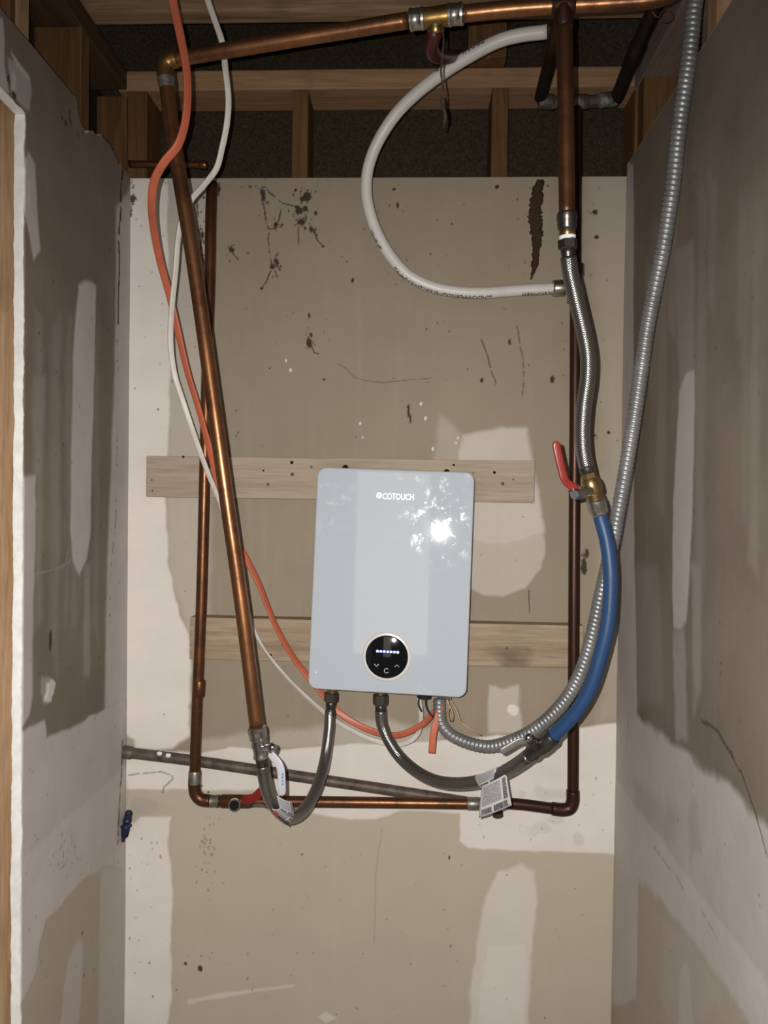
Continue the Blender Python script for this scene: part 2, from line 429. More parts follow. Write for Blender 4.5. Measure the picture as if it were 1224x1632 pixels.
class Wall:
    """a drywall sheet as a fine grid with joint-compound relief and stain masks; plane coordinates (u, v=z)"""
    def __init__(s, conv, pos, u0, u1, v0, v1, step, seed):
        s.conv, s.pos = conv, pos
        s.nu = int(round((u1 - u0) / step)) + 1; s.nv = int(round((v1 - v0) / step)) + 1
        s.u = np.linspace(u0, u1, s.nu); s.v = np.linspace(v0, v1, s.nv)
        s.U, s.V = np.meshgrid(s.u, s.v)
        s.mud = np.zeros(s.U.shape); s.stain = np.zeros(s.U.shape); s.rub = np.zeros(s.U.shape); s.h = np.zeros(s.U.shape)
        s.keep = np.ones((s.nv - 1, s.nu - 1), bool); s.seed = seed; s.step = step
    def c(s, pts): return [s.conv(x, y) for x, y in pts]
    def win(s, us, vs, m):
        a = np.searchsorted(s.u, min(us) - m); b = np.searchsorted(s.u, max(us) + m)
        c = np.searchsorted(s.v, min(vs) - m); d = np.searchsorted(s.v, max(vs) + m)
        return slice(c, d), slice(a, b)
    def patch(s, pts, strength=1.0, feather=4, rough=3, h=.0008, nsc=28):
        q = s.c(pts); f = feather / PPM; r = rough / PPM
        w = s.win([p[0] for p in q], [p[1] for p in q], f + r + .004)
        U, V = s.U[w], s.V[w]
        if U.size == 0: return
        s.seed += 1
        d = sdf(U, V, q) + (vnoise(U, V, nsc, s.seed) - .5) * 2 * r
        k = np.clip(.5 - d / (2 * f), 0, 1); k = k * k * (3 - 2 * k) * strength
        s.mud[w] = np.maximum(s.mud[w], k); s.h[w] = np.maximum(s.h[w], k * h)
    def cut(s, pts, strength=1.0, feather=3, rough=2):
        q = s.c(pts); f = feather / PPM; r = rough / PPM
        w = s.win([p[0] for p in q], [p[1] for p in q], f + r + .004); U, V = s.U[w], s.V[w]
        s.seed += 1
        d = sdf(U, V, q) + (vnoise(U, V, 40, s.seed) - .5) * 2 * r
        k = np.clip(.5 - d / (2 * f), 0, 1) * strength
        s.mud[w] *= (1 - k); s.h[w] *= (1 - k)
    def line(s, pts, wpx=1.2, strength=.9, gap=.0, jit=1.5, ch='stain', soft=.9):
        pts = [(x + random.uniform(-jit, jit), y + random.uniform(-jit, jit)) for x, y in pts]
        q = s.c(pts); r = wpx / PPM
        w = s.win([p[0] for p in q], [p[1] for p in q], r * 2 + .006); U, V = s.U[w], s.V[w]
        if U.size == 0: return
        s.seed += 1
        d = np.full(U.shape, 1e9); jx = (vnoise(U, V, 90, s.seed) - .5) * .003; jy = (vnoise(U, V, 90, s.seed + 50) - .5) * .003
        for (ax, ay), (bx, by) in zip(q, q[1:]):
            ex, ey = bx - ax, by - ay; wx, wy = U + jx - ax, V + jy - ay
            t = np.clip((wx * ex + wy * ey) / max(ex * ex + ey * ey, 1e-12), 0, 1)
            d = np.minimum(d, np.hypot(wx - ex * t, wy - ey * t))
        mod = np.clip((vnoise(U, V, 120, s.seed + 90) - gap) * 6, 0, 1)
        k = np.clip((r * mod - d) / (soft / PPM) + .5, 0, 1) * strength * (mod > 0)
        a = getattr(s, ch); a[w] = np.maximum(a[w], k)
    def blob(s, x, y, rx, ry, strength=.9, rough=.6, ch='stain', nsc=140):
        (u, v) = s.conv(x, y); rx, ry = rx / PPM, ry / PPM
        w = s.win([u - rx, u + rx], [v - ry, v + ry], .005); U, V = s.U[w], s.V[w]
        if U.size == 0: return
        s.seed += 1
        d = np.hypot((U - u) / rx, (V - v) / ry) + (vnoise(U, V, nsc, s.seed) - .5) * 2 * rough
        k = np.clip((1 - d) * 3.0, 0, 1) * strength
        a = getattr(s, ch); a[w] = np.maximum(a[w], k)
    def cluster(s, n, x, y, sx, sy, lo=.8, hi=2.6, st=.9):
        for _ in range(n): s.blob(random.gauss(x, sx), random.gauss(y, sy), random.uniform(lo, hi), random.uniform(lo, hi) * 1.2, st * random.uniform(.6, 1), .75, 'stain', 260)
    def specks(s, n, x0, x1, y0, y1, lo=.7, hi=1.9, st=(.35, .85)):
        for _ in range(n):
            r = random.uniform(lo, hi); s.blob(random.uniform(x0, x1), random.uniform(y0, y1), r, r * random.uniform(.7, 1.7), random.uniform(*st), .25)
    def build(s, name, mat, normal, extra):
        n = np.array(normal, float)
        s.low = np.clip((ZJ - s.V + (vnoise(s.U, s.V, 6.0, 77) - .5) * .02) / .006, 0, 1)   # lower sheet: lighter paper, with brighter light low down put into its colour
        lo = (vnoise(s.U, s.V, 3.0, s.seed + 7, 3) - .5) * .002 + (vnoise(s.U, s.V, 30.0, s.seed + 8, 2) - .5) * .0004 * (0.5 + s.mud)
        H = np.clip(s.h + lo + .001, 0, .01) if s.h.min() >= 0 else s.h + lo + .001
        co = s.pos(s.U, s.V) + n * H[..., None]
        idx = np.arange(s.nu * s.nv).reshape(s.nv, s.nu)
        a, b, c, d = idx[:-1, :-1], idx[:-1, 1:], idx[1:, 1:], idx[1:, :-1]
        # winding so that faces look along the normal
        p = co.reshape(-1, 3); fn = np.cross(p[b[0, 0]] - p[a[0, 0]], p[d[0, 0]] - p[a[0, 0]])
        Q = np.stack([a, b, c, d], -1) if fn @ n > 0 else np.stack([a, d, c, b], -1)
        faces = Q[s.keep].tolist()
        # rim of the sheet: thickness along the border of what is kept
        verts = [p]; k = s.keep; nb = s.nu * s.nv; rims = []
        pad = np.pad(k, 1)
        for (di, dj, e0, e1) in ((-1, 0, a, b), (1, 0, d, c), (0, -1, a, d), (0, 1, b, c)):
            m = k & ~pad[1 + di:1 + di + k.shape[0], 1 + dj:1 + dj + k.shape[1]]
            rims.append(np.stack([e0[m], e1[m]], -1))
        R = np.concatenate(rims); used = np.unique(R); mp = {int(v): nb + i for i, v in enumerate(used)}
        verts.append(p[used] - n * .0127)
        faces += [[int(x), int(y), mp[int(y)], mp[int(x)]] for x, y in R]
        V = np.concatenate(verts)
        for lo_, hi_ in extra:                      # coarse rest of the sheet out of view
            o = len(V); c8 = np.array([[x, y, z] for x in (lo_[0], hi_[0]) for y in (lo_[1], hi_[1]) for z in (lo_[2], hi_[2])])
            V = np.concatenate([V, c8])
            faces += [[o + i for i in f] for f in ((0, 1, 3, 2), (4, 6, 7, 5), (0, 4, 5, 1), (2, 3, 7, 6), (0, 2, 6, 4), (1, 5, 7, 3))]
        me = bpy.data.meshes.new(name); me.from_pydata(V.tolist(), [], faces)
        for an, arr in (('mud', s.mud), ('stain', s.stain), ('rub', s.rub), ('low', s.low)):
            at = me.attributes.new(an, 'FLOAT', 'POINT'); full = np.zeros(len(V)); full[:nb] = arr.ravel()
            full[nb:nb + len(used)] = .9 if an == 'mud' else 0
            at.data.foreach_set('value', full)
        me.materials.append(mat)
        sm = np.zeros(len(me.polygons), bool); sm[:int(s.keep.sum())] = True
        me.polygons.foreach_set('use_smooth', sm); me.update()
        o = bpy.data.objects.new(name, me); COL.objects.link(o); return o

ZT = P(612, 283, 0).z                 # top of the back sheet
ZJ = P(612, 1225, 0).z                # joint between the upper and the lower sheets
Z0 = 0.36                             # below this nothing is in view
def cb(x, y): p = P(x, y, 0); return (p.x, p.z)
wb = Wall(cb, lambda U, V: np.stack([U, 0 * U, V], -1), XL, XR, Z0, ZT, .0017, 100)
# joint compound on the back wall
wb.patch([(190, 270), (268, 270), (270, 420), (272, 600), (268, 720), (266, 800), (270, 900), (288, 985), (304, 1020), (305, 1100), (302, 1172), (276, 1194), (190, 1196)], .97, 4, 4)
wb.patch([(260, 270), (335, 270), (335, 700), (332, 1000), (300, 1020), (262, 900)], .38, 14, 5, .0004)
wb.patch([(190, 1190), (320, 1200), (365, 1190), (430, 1196), (505, 1190), (560, 1184), (640, 1186), (720, 1178), (860, 1168), (1000, 1150), (1000, 1362), (860, 1357), (745, 1352), (732, 1340), (733, 1296), (640, 1292), (600, 1306), (560, 1306), (480, 1292), (430, 1260), (300, 1258), (190, 1258)], .92, 3, 3)
wb.cut([(196, 1170), (214, 1178), (218, 1200), (196, 1210)], .8)
wb.patch([(500, 1160), (620, 1150), (700, 1165), (700, 1190), (500, 1192)], .35, 9, 8)
wb.patch([(180, 1306), (215, 1312), (225, 1302), (272, 1302), (268, 1340), (274, 1410), (272, 1500), (274, 1580), (266, 1640), (180, 1640)], .95, 3, 4)
wb.patch([(737, 693), (800, 682), (838, 684), (849, 735), (862, 800), (869, 880), (862, 905), (836, 938), (800, 950), (770, 948), (745, 935), (735, 800), (728, 720)], .40, 3, 3)
wb.patch([(737, 693), (800, 682), (838, 684), (849, 735), (862, 800), (866, 850), (800, 870), (735, 860), (728, 720)], .52, 5, 5)
wb.patch([(700, 660), (735, 690), (740, 760), (690, 740)], .22, 8, 5)
wb.patch([(780, 1092), (800, 1100), (826, 1092), (832, 1168), (778, 1168)], .42, 4, 4)
wb.blob(818, 1131, 12, 12, .95, .15, 'mud', 60)
wb.patch([(748, 1640), (752, 1560), (762, 1500), (775, 1430), (795, 1390), (830, 1376), (852, 1390), (856, 1440), (848, 1500), (846, 1560), (842, 1640)], .62, 4, 4)
wb.patch([(758, 1640), (766, 1540), (775, 1506), (838, 1502), (845, 1530), (838, 1640)], .78, 6, 4)
wb.patch([(930, 270), (1010, 270), (1000, 700), (1000, 1150), (955, 1150), (962, 700)], .16, 18, 6, .0003)
wb.patch([(300, 1592), (330, 1586), (400, 1576), (470, 1568), (470, 1573), (400, 1582), (300, 1600)], .45, 2.5, 2)
wb.patch([(505, 1620), (520, 1612), (535, 1622), (520, 1632)], .6, 2, 3)
wb.patch([(310, 1180), (420, 1168), (560, 1160), (560, 1190), (310, 1200)], .30, 9, 9)
for (x, y) in ((456, 575), (463, 590), (574, 675), (578, 697), (671, 644), (678, 667), (690, 715), (727, 706), (730, 698)):
    wb.blob(x, y, 2.0, 3.2, .9, .4, 'mud')
# stains and trails
for pts in ([(421, 294), (428, 306), (437, 314), (447, 322), (460, 327), (474, 331)], [(418, 300), (420, 318), (422, 340), (424, 356), (428, 366)],
            [(447, 336), (446, 350), (440, 362), (430, 366)], [(428, 370), (428, 390), (431, 410), (433, 424)], [(440, 415), (445, 428)],
            [(475, 363), (476, 388)], [(494, 362), (500, 370), (506, 386), (515, 392)], [(432, 432), (426, 448), (417, 460)], [(437, 432), (443, 443)],
            [(492, 540), (500, 560), (512, 566)], [(365, 392), (372, 404), (379, 414)], [(316, 366), (324, 372), (320, 400), (326, 420)], [(314, 320), (316, 345)]):
    wb.line(pts, 1.0, .9, .28, 1.0, soft=.7)
for x, y, rx, ry in ((471, 303, 3, 3), (490, 313, 8, 9), (484, 318, 6, 6), (477, 336, 6, 6), (487, 333, 5, 5), (480, 354, 7, 8), (420, 313, 4, 9), (418, 306, 4, 5), (440, 357, 4, 5), (441, 418, 4, 6), (434, 426, 4, 4),
                     (496, 366, 4, 4), (504, 340, 3, 4), (515, 393, 2.5, 3), (417, 460, 2.5, 2.5), (493, 548, 5, 9), (496, 535, 3, 5), (493, 503, 2.5, 5), (516, 605, 3, 2.5), (562, 447, 3, 5), (651, 655, 3, 11), (654, 668, 2, 8),
                     (369, 398, 4, 6), (768, 607, 4, 5), (474, 331, 5, 4), (213, 316, 6, 8), (207, 340, 4, 9), (243, 290, 3, 2), (325, 315, 2.5, 2.5), (348, 300, 4, 9), (322, 375, 4, 6), (792, 298, 3.5, 3.5), (634, 327, 2.5, 5),
                     (628, 302, 3, 2), (296, 1535, 4, 5), (319, 1543, 4, 5.5), (321, 1252, 3, 3), (333, 1262, 3, 2), (716, 1366, 2.5, 4), (951, 378, 5, 3), (948, 339, 4, 5), (970, 689, 3, 3), (948, 694, 2, 2), (930, 905, 5, 14), (935, 880, 4, 8), (880, 605, 4, 6), (812, 545, 3, 5)):
    wb.blob(x, y, rx, ry, .92, .55)
for x, y, sx, sy, n in ((487, 314, 7, 6, 26), (480, 352, 5, 7, 20), (421, 312, 3, 10, 16), (440, 420, 4, 8, 18), (497, 366, 5, 6, 10), (440, 362, 5, 6, 10), (345, 300, 5, 10, 16), (322, 380, 4, 16, 20), (210, 320, 4, 14, 20), (370, 398, 5, 8, 10), (494, 545, 4, 10, 12), (405, 298, 8, 4, 9), (930, 895, 4, 14, 14), (950, 340, 6, 5, 7), (475, 335, 8, 5, 12), (262, 292, 20, 6, 12), (318, 345, 4, 25, 12)):
    wb.cluster(n, x, y, sx, sy)
wb.line([(538, 580), (552, 588), (566, 600), (582, 607), (610, 609), (650, 606), (690, 602)], .5, .7, .12)
wb.line([(768, 542), (778, 570), (784, 592), (790, 612)], 1.0, .75, .25); wb.line([(823, 520), (829, 545), (834, 575), (833, 610), (832, 630)], 1.0, .7, .3)
wb.line([(843, 941), (843, 975)], .7, .8, .0, .3); wb.line([(608, 1320), (604, 1345), (599, 1390), (597, 1500)], 1.2, .18, .2)
wb.line([(980, 1500), (977, 1560), (978, 1600), (978, 1632)], 1.6, .8, .1, 1)
wb.line([(205, 1235), (255, 1228), (275, 1235), (276, 1240), (262, 1252), (261, 1263)], 1.2, .55, .2)
wb.line([(198, 1200), (196, 1250), (195, 1300)], 3.0, .5, .25); wb.line([(196, 1310), (196, 1360), (195, 1400)], 2.0, .4, .35)
wb.specks(70, 215, 985, 285, 480); wb.specks(45, 340, 985, 480, 720); wb.specks(36, 215, 330, 290, 720, .7, 1.8); wb.specks(22, 220, 980, 800, 1180)
wb.specks(70, 280, 960, 1300, 1630, .8, 2.2, (.25, .6)); wb.specks(22, 205, 268, 1330, 1625, .8, 2.0, (.3, .7)); wb.specks(26, 862, 975, 1200, 1330, .9, 2.2, (.15, .4))
for _ in range(30): wb.blob(random.gauss(331, 9), random.gauss(1350, 24), random.uniform(1, 2.6), random.uniform(1.5, 4), .4, .4)
for x, y, rx, ry in ((890, 1308, 16, 8), (860, 1320, 30, 14), (920, 1330, 10, 16), (200, 1262, 8, 26), (870, 1265, 40, 12)): wb.blob(x, y, rx, ry, .35, .8, 'rub', 40)
wb.blob(230, 1285, 36, 16, .5, .5, 'rub', 30)
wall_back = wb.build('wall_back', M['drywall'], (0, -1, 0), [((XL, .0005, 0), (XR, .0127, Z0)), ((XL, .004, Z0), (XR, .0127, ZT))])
tag(wall_back, 'tan drywall at the back of the alcove with white joint compound patches', 'wall', kind='structure')

# ---- left sheet: runs to a rough opening near the camera
YJ = PX(36, 900, XL).y                                  # near edge where the opening starts
ZO = PX(28, 168, XL).z                                  # top of that opening
def cl(x, y): p = PX(x, y, XL); return (p.y, p.z)
ZLT = 0.5 * (PX(60, 81, XL).z + PX(112, 147, XL).z)
wl = Wall(cl, lambda U, V: np.stack([0 * U + XL, U, V], -1), -.66, 0.0, Z0, ZLT, .0030, 300)
uc = .5 * (wl.U[:-1, :-1] + wl.U[1:, 1:]); vc = .5 * (wl.V[:-1, :-1] + wl.V[1:, 1:])
wl.keep &= ~((uc < YJ) & (vc < ZO))
rag = sdf(uc, vc, wl.c([(116, 140), (122, 164), (130, 206), (143, 213), (158, 217), (169, 223), (178, 236), (184, 255), (204, 278), (230, 250), (190, 160), (140, 90)])) + (vnoise(uc, vc, 50, 5) - .5) * .022
wl.keep &= ~(rag < 0)
wl.patch([(184, 330), (208, 300), (208, 1110), (190, 1120), (166, 1135), (168, 1000), (172, 850), (180, 640), (184, 500)], .78, 7, 3)
wl.patch([(20, 1168), (40, 1164), (70, 1150), (73, 1176), (110, 1160), (165, 1132), (200, 1110), (200, 1385), (165, 1380), (150, 1392), (130, 1400), (96, 1444), (72, 1466), (64, 1500), (58, 1540), (44, 1580), (34, 1597), (0, 1600)], .80, 3, 4)
wl.patch([(20, 760), (56, 758), (55, 850), (52, 1000), (50, 1110), (45, 1140), (30, 1166)], .66, 4, 3)
wl.patch([(124, 455), (138, 448), (152, 455), (150, 560), (146, 700), (143, 860), (137, 890), (126, 918), (115, 895), (111, 840), (112, 700), (116, 560)], .82, 4, 3)
wl.patch([(96, 1640), (100, 1580), (108, 1530), (125, 1492), (132, 1500), (130, 1560), (124, 1640)], .60, 5, 4)
wl.patch([(160, 1380), (200, 1380), (200, 1640), (156, 1640)], .60, 8, 3)
wl.patch([(36, 262), (44, 240), (55, 262), (58, 330), (63, 400), (52, 416), (44, 370), (36, 330)], .75, 3, 2)
wl.blob(44, 306, 5, 24, .98, .2, 'mud', 30)
wl.patch([(-20, 20), (3, 30), (6, 60), (6, 100), (14, 150), (0, 150), (-20, 130)], .8, 2.5, 2)
wl.patch([(10, 90), (26, 95), (30, 110), (44, 118), (50, 150), (46, 178), (36, 172), (18, 150)], .55, 4, 4)
wl.patch([(17, 84), (24, 92), (36, 108), (46, 122), (48, 134), (38, 124), (24, 104)], .8, 2, 1.5)
wl.patch([(16, 118), (22, 110), (26, 128), (24, 150), (17, 145)], .85, 2, 1.5)
wl.patch([(66, 1080), (76, 1078), (86, 1090), (80, 1118), (70, 1122), (64, 1104)], .35, 3, 3)
wl.patch([(73, 1090), (80, 1082), (87, 1088), (84, 1104), (80, 1112), (82, 1118), (74, 1122), (68, 1116), (72, 1104)], 1.0, 1.6, 2.2, .003, 60)
wl.patch([(55, 912), (80, 908), (105, 898), (112, 890), (112, 895), (100, 904), (56, 918)], .3, 2, 2)
wl.patch([(134, 900), (144, 900), (142, 1080), (132, 1080)], .25, 6, 3); wl.patch([(50, 600), (70, 600), (66, 760), (52, 760)], .22, 8, 5)
for _ in range(9):
    x = random.uniform(45, 150); wl.patch([(x, random.uniform(480, 640)), (x + 9, 500), (x + 8, random.uniform(900, 1080)), (x - 1, 1000)], random.uniform(.06, .16), 7, 5, .0002)
wl.line([(189, 385), (188, 420), (187, 470), (188, 516)], 2.6, .95, .18); wl.line([(187, 540), (186, 580), (187, 700), (184, 830), (176, 900), (172, 1010)], 1.2, .8, .5)
wl.line([(196, 262), (192, 300), (190, 340), (188, 372)], 3.0, .9, .28); wl.line([(107, 820), (106, 860), (100, 895)], .9, .5, .1)
wl.blob(79, 1020, 5, 15, .85, .35); wl.blob(158, 1048, 2.5, 4, .8); wl.blob(22, 152, 5, 6, .9); wl.blob(13, 128, 4, 5, .8); wl.blob(104, 196, 5, 6, .8); wl.blob(110, 190, 3, 5, .8); wl.blob(98, 188, 3, 4, .7)
wl.blob(130, 1488, 2.2, 4, .9); wl.blob(132, 1555, 2.5, 2, .8); wl.blob(182, 1160, 2, 2, .9); wl.blob(150, 1144, 2, 3, .8)
for _ in range(46): wl.blob(random.gauss(105, 16), random.gauss(1362, 18), random.uniform(1, 2), random.uniform(1, 2.4), .5, .4)
for _ in range(34): wl.blob(random.gauss(140, 18), random.gauss(190, 16), random.uniform(1, 3), random.uniform(2, 5), .6, .5)
wl.line([(193, 1182), (191, 1230), (188, 1280), (186, 1345)], 2.6, .75, .22)
wl.specks(60, 45, 190, 280, 1100, .8, 1.8); wl.specks(30, 30, 190, 1180, 1625, .8, 1.9, (.3, .7))
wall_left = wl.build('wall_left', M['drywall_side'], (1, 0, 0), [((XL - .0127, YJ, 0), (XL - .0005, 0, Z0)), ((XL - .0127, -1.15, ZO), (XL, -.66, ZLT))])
tag(wall_left, 'left drywall side with a cut white edge beside a rough opening', 'wall', kind='structure')

# ---- right sheet
def cr(x, y): p = PX(x, y, XR); return (p.y, p.z)
ZRT = .5 * (PX(1078, 145, XR).z + PX(1120, 70, XR).z)
wr = Wall(cr, lambda U, V: np.stack([0 * U + XR, U, V], -1), -.72, 0.0, Z0, ZRT, .0030, 500)
wr.patch([(980, 240), (1010, 262), (1011, 400), (1010, 700), (1012, 900), (1016, 1100), (1016, 1200), (1018, 1380), (1016, 1500), (1014, 1590), (1000, 1600), (970, 1600)], .72, 4, 3)
wr.patch([(1096, 592), (1108, 588), (1108, 680), (1104, 820), (1098, 950), (1094, 990), (1086, 1004), (1074, 1000), (1072, 940), (1074, 800), (1080, 690), (1084, 626)], .70, 4, 3)
wr.patch([(1074, 400), (1107, 380), (1108, 600), (1085, 620)], .20, 8, 5); wr.patch([(1072, 1000), (1092, 1000), (1096, 1180), (1078, 1180)], .35, 7, 5)
wr.patch([(1104, 900), (1118, 900), (1118, 1100), (1106, 1140)], .25, 7, 5)
wr.patch([(970, 1130), (1012, 1135), (1050, 1170), (1100, 1205), (1160, 1250), (1200, 1300), (1260, 1360), (1300, 1700), (1210, 1660), (1180, 1610), (1140, 1545), (1090, 1480), (1055, 1440), (1030, 1405), (970, 1390)], .74, 7, 8)
wr.cut([(1110, 1270), (1120, 1360), (1100, 1370), (1098, 1290)], .25, 6, 5); wr.cut([(1012, 1240), (1080, 1300), (1070, 1350), (1012, 1290)], .22, 10, 8)
wr.patch([(1080, 1640), (1084, 1560), (1090, 1530), (1098, 1545), (1106, 1640)], .55, 4, 3)
wr.patch([(1040, 1450), (1055, 1470), (1060, 1530), (1050, 1580), (1070, 1640), (1120, 1640), (1150, 1580), (1100, 1500)], .18, 8, 6)
wr.patch([(985, 900), (1050, 900), (1060, 1120), (985, 1120)], .12, 10, 8)
wr.line([(1120, 1150), (1132, 1153), (1145, 1165), (1155, 1180), (1168, 1205)], 2.6, .55, .1); wr.line([(1168, 1205), (1182, 1232), (1196, 1270), (1208, 1300), (1216, 1330), (1224, 1365)], 1.0, .85, .0)
wr.line([(1046, 1352), (1064, 1378), (1082, 1402), (1095, 1425)], 1.0, .45, .3); wr.line([(1120, 1450), (1146, 1495)], .8, .4, .3)
wr.line([(1002, 1150), (1000, 1180), (998, 1200)], 1.6, .3, .1)
for a in range(0, 12):
    t0, t1 = a / 12 * 6.283, (a + 1) / 12 * 6.283
    wr.line([(1108 + 8 * math.cos(t0), 300 + 21 * math.sin(t0)), (1108 + 8 * math.cos(t1), 300 + 21 * math.sin(t1))], .8, .28, .1, .3)
for _ in range(16):
    x = random.uniform(1030, 1215); y = random.uniform(150, 500); l = random.uniform(200, 600)
    wr.patch([(x, y), (x + 14, y + 20), (x + 10, y + l), (x - 4, y + l - 30)], random.uniform(.04, .13), 8, 5, .0002)
wr.specks(60, 1015, 1220, 260, 1620, .7, 1.6, (.3, .8)); wr.blob(1158, 1346, 2, 2.5, .8); wr.blob(1007, 1369, 2, 2, .8); wr.blob(1024, 1140, 5, 5, .4)
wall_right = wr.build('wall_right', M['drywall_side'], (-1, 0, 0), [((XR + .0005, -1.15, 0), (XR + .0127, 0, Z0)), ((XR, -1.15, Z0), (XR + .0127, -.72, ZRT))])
tag(wall_right, 'grey-brown right drywall side with a cracked band of joint compound', 'wall', kind='structure')

# cut gypsum edge along the opening (left sheet)
def ragged_strip(name, path, wdir, width, tdir, thick, mat, parent, amp=.0016):
    """a bar following path with slightly broken sides"""
    c, L = spline(path, .006); vs = []; fs = []; j1 = j2 = 0.0
    for i, p in enumerate(c):
        j1 = .8 * j1 + random.uniform(-amp, amp) * .45; j2 = .8 * j2 + random.uniform(-amp, amp) * .45
        for a, b in ((0, 0), (1, 0), (1, 1), (0, 1)):
            vs.append(p + Vector(wdir) * (width * a + (j2 if a else j1)) + Vector(tdir) * (thick * b))
    for i in range(len(c) - 1):
        for k in range(4):
            k2 = (k + 1) % 4; fs.append((i * 4 + k, i * 4 + k2, i * 4 + 4 + k2, i * 4 + 4 + k))
    fs.append((3, 2, 1, 0)); e = 4 * (len(c) - 1); fs.append((e, e + 1, e + 2, e + 3))
    return put(name, vs, fs, mat, parent)
TH = .0150
ragged_strip('gypsum_edge', [(XL + .0012, YJ, Z0 - .3), (XL + .0012, YJ, 1.0), (XL + .0012, YJ, 1.6), (XL + .0012, YJ, ZO - .004)], (-1, 0, 0), TH, (0, -1, 0), .003, M['gypsum'], wall_left)
ragged_strip('gypsum_edge', [(XL + .0012, YJ, ZO), (XL + .0012, YJ - .2, ZO + .001), (XL + .0012, -1.14, ZO)], (-1, 0, 0), TH, (0, 0, -1), .003, M['gypsum'], wall_left)

# ------------------------------------------------------------------ framing, ceiling, floor
LX = XL - .0130; RX = XR + .0130
ZPB = CZ + .852; ZPT = CZ + .893
def wood(name, lo, hi, mat, parent, bev=.003): return box(name, lo, hi, M[mat], parent, bev)
YS = .0135
for (a, b) in ((203, 234), (465, 490), (783, 808), (1011, 1023)):
    xa, xb = P(a, 230, -YS).x, P(b, 230, -YS).x
    wood('stud', (xa, YS, .02), (max(xb, xa + .034), .1005, ZPB - .001), 'stud', wall_back)
wood('stud', (P(168, 200, -.03).x - .02, .03, .5), (P(203, 200, -.03).x - .001, .1, ZPB - .001), 'stud', wall_back)
wood('top_plate', (LX - .02, YS, ZPB), (RX + .10, .1005, ZPT), 'plate', wall_back)
box('sheathing', (LX - .12, .102, 1.6), (RX + .12, .112, 2.80), M['sheath'], wall_back)
# left wall framing
ysB = -(D0 - 1.335)
wood('stud', (LX - .088, ysB - .002, .02), (LX, ysB + .034, ZPB - .001), 'stud', wall_left)
wood('stud', (LX - .088, YJ + .001, .02), (LX - .001, YJ + .039, ZPB - .001), 'jamb', wall_left)
wood('stud', (LX - .088, YJ - .020, ZO + .02), (LX - .001, YJ - .001, ZPB - .001), 'stud', wall_left)
wood('header', (LX - .088, -1.12, ZO + .004), (LX - .001, YJ - .021, ZO + .09), 'jamb', wall_left)
wood('top_plate', (LX - .088, -1.15, ZPB), (LX, .012, ZPT), 'platey', wall_left)
box('sheathing', (LX - .102, -1.15, .02), (LX - .09, .10, ZPT), M['sheath'], wall_left)
# right wall framing
yr = -(D0 - 1.125)
wood('stud', (RX, yr, .02), (RX + .088, yr + .038, ZPB - .001), 'jamb', wall_right)
wood('stud', (RX + .004, -.045, .02), (RX + .088, -.005, ZPB - .001), 'stud', wall_right)
wood('top_plate', (RX + .001, -1.15, ZPB - .012), (RX + .088, .012, ZPT), 'greyboard', wall_right)
box('sheathing', (RX + .09, -1.15, .02), (RX + .102, .10, ZPT), M['ply'], wall_right)
# ceiling: joists and the underside of the floor above
ceil = box('ceiling', (-1.5, -1.8, ZPT + .235), (RX + .12, .115, ZPT + .255), M['subfloor'])
tag(ceil, 'open ceiling of rough wooden joists and dark boards above the alcove', 'ceiling', kind='structure')
wood('joist', (LX - .085, -.172, ZPT + .001), (RX + .085, -.134, ZPT + .234), 'joist', ceil, .004)
wood('joist', (LX - .085, -.578, ZPT + .001), (RX + .085, -.540, ZPT + .234), 'joist', ceil, .004)
wood('joist', (LX - .085, -.985, ZPT + .001), (RX + .085, -.947, ZPT + .234), 'joist', ceil, .004)
xa, xb = P(745, 80, 0).x, P(806, 80, 0).x
wood('blocking', (xa, -.02, ZPT + .001), (xb, .018, ZPT + .20), 'stud', ceil)
floor = box('floor', (-1.8, -3.8, -.05), (1.8, .12, 0), M['concrete'])
# the room behind the camera: its wall with an added glowing panel for the heater reflection
wf = thing('wall_front', 'beige room wall behind the camera opposite the alcove', 'wall', (0, -3.62, 0)); wf['kind'] = 'structure'
M['roomwall'] = mat_simple('room_wall', (.42, .38, .33), .85, 0, .2, .08, 3)
wx0, wx1, wz0, wz1 = -.69, -.20, .85, 2.28
box('wall_panel', (-1.6, -3.70, 0), (wx0 - .05, -3.62, 2.5), M['roomwall'], wf); box('wall_panel', (wx1 + .05, -3.70, 0), (1.6, -3.62, 2.5), M['roomwall'], wf)
box('wall_panel', (wx0 - .05, -3.70, wz1 + .05), (wx1 + .05, -3.62, 2.5), M['roomwall'], wf); box('wall_panel', (wx0 - .05, -3.70, 0), (wx1 + .05, -3.62, wz0 - .05), M['roomwall'], wf)
w1 = thing('glow_panel', 'tall narrow glowing panel added behind the camera', 'light panel', (-.43, -3.66, wz0)); w1['kind'] = 'structure'
for lo_, hi_ in (((wx0 - .049, -3.69, wz0 - .049), (wx0, -3.60, wz1 + .049)), ((wx1, -3.69, wz0 - .049), (wx1 + .049, -3.60, wz1 + .049)), ((wx0, -3.69, wz1), (wx1, -3.60, wz1 + .049)), ((wx0, -3.69, wz0 - .049), (wx1, -3.60, wz0))):
    box('frame', lo_, hi_, M['gypsum'], w1)
mw, ntw, bw = new_mat('added_glow_pane'); bw.inputs['Base Color'].default_value = (.6, .6, .58, 1); bw.inputs['Emission Color'].default_value = (1, .91, .78, 1); bw.inputs['Emission Strength'].default_value = 1.35
box('pane', (wx0 + .001, -3.655, wz0 + .001), (wx1 - .001, -3.645, wz1 - .001), mw, w1)
tag(floor, 'bare concrete floor of the utility alcove', 'floor', kind='structure')

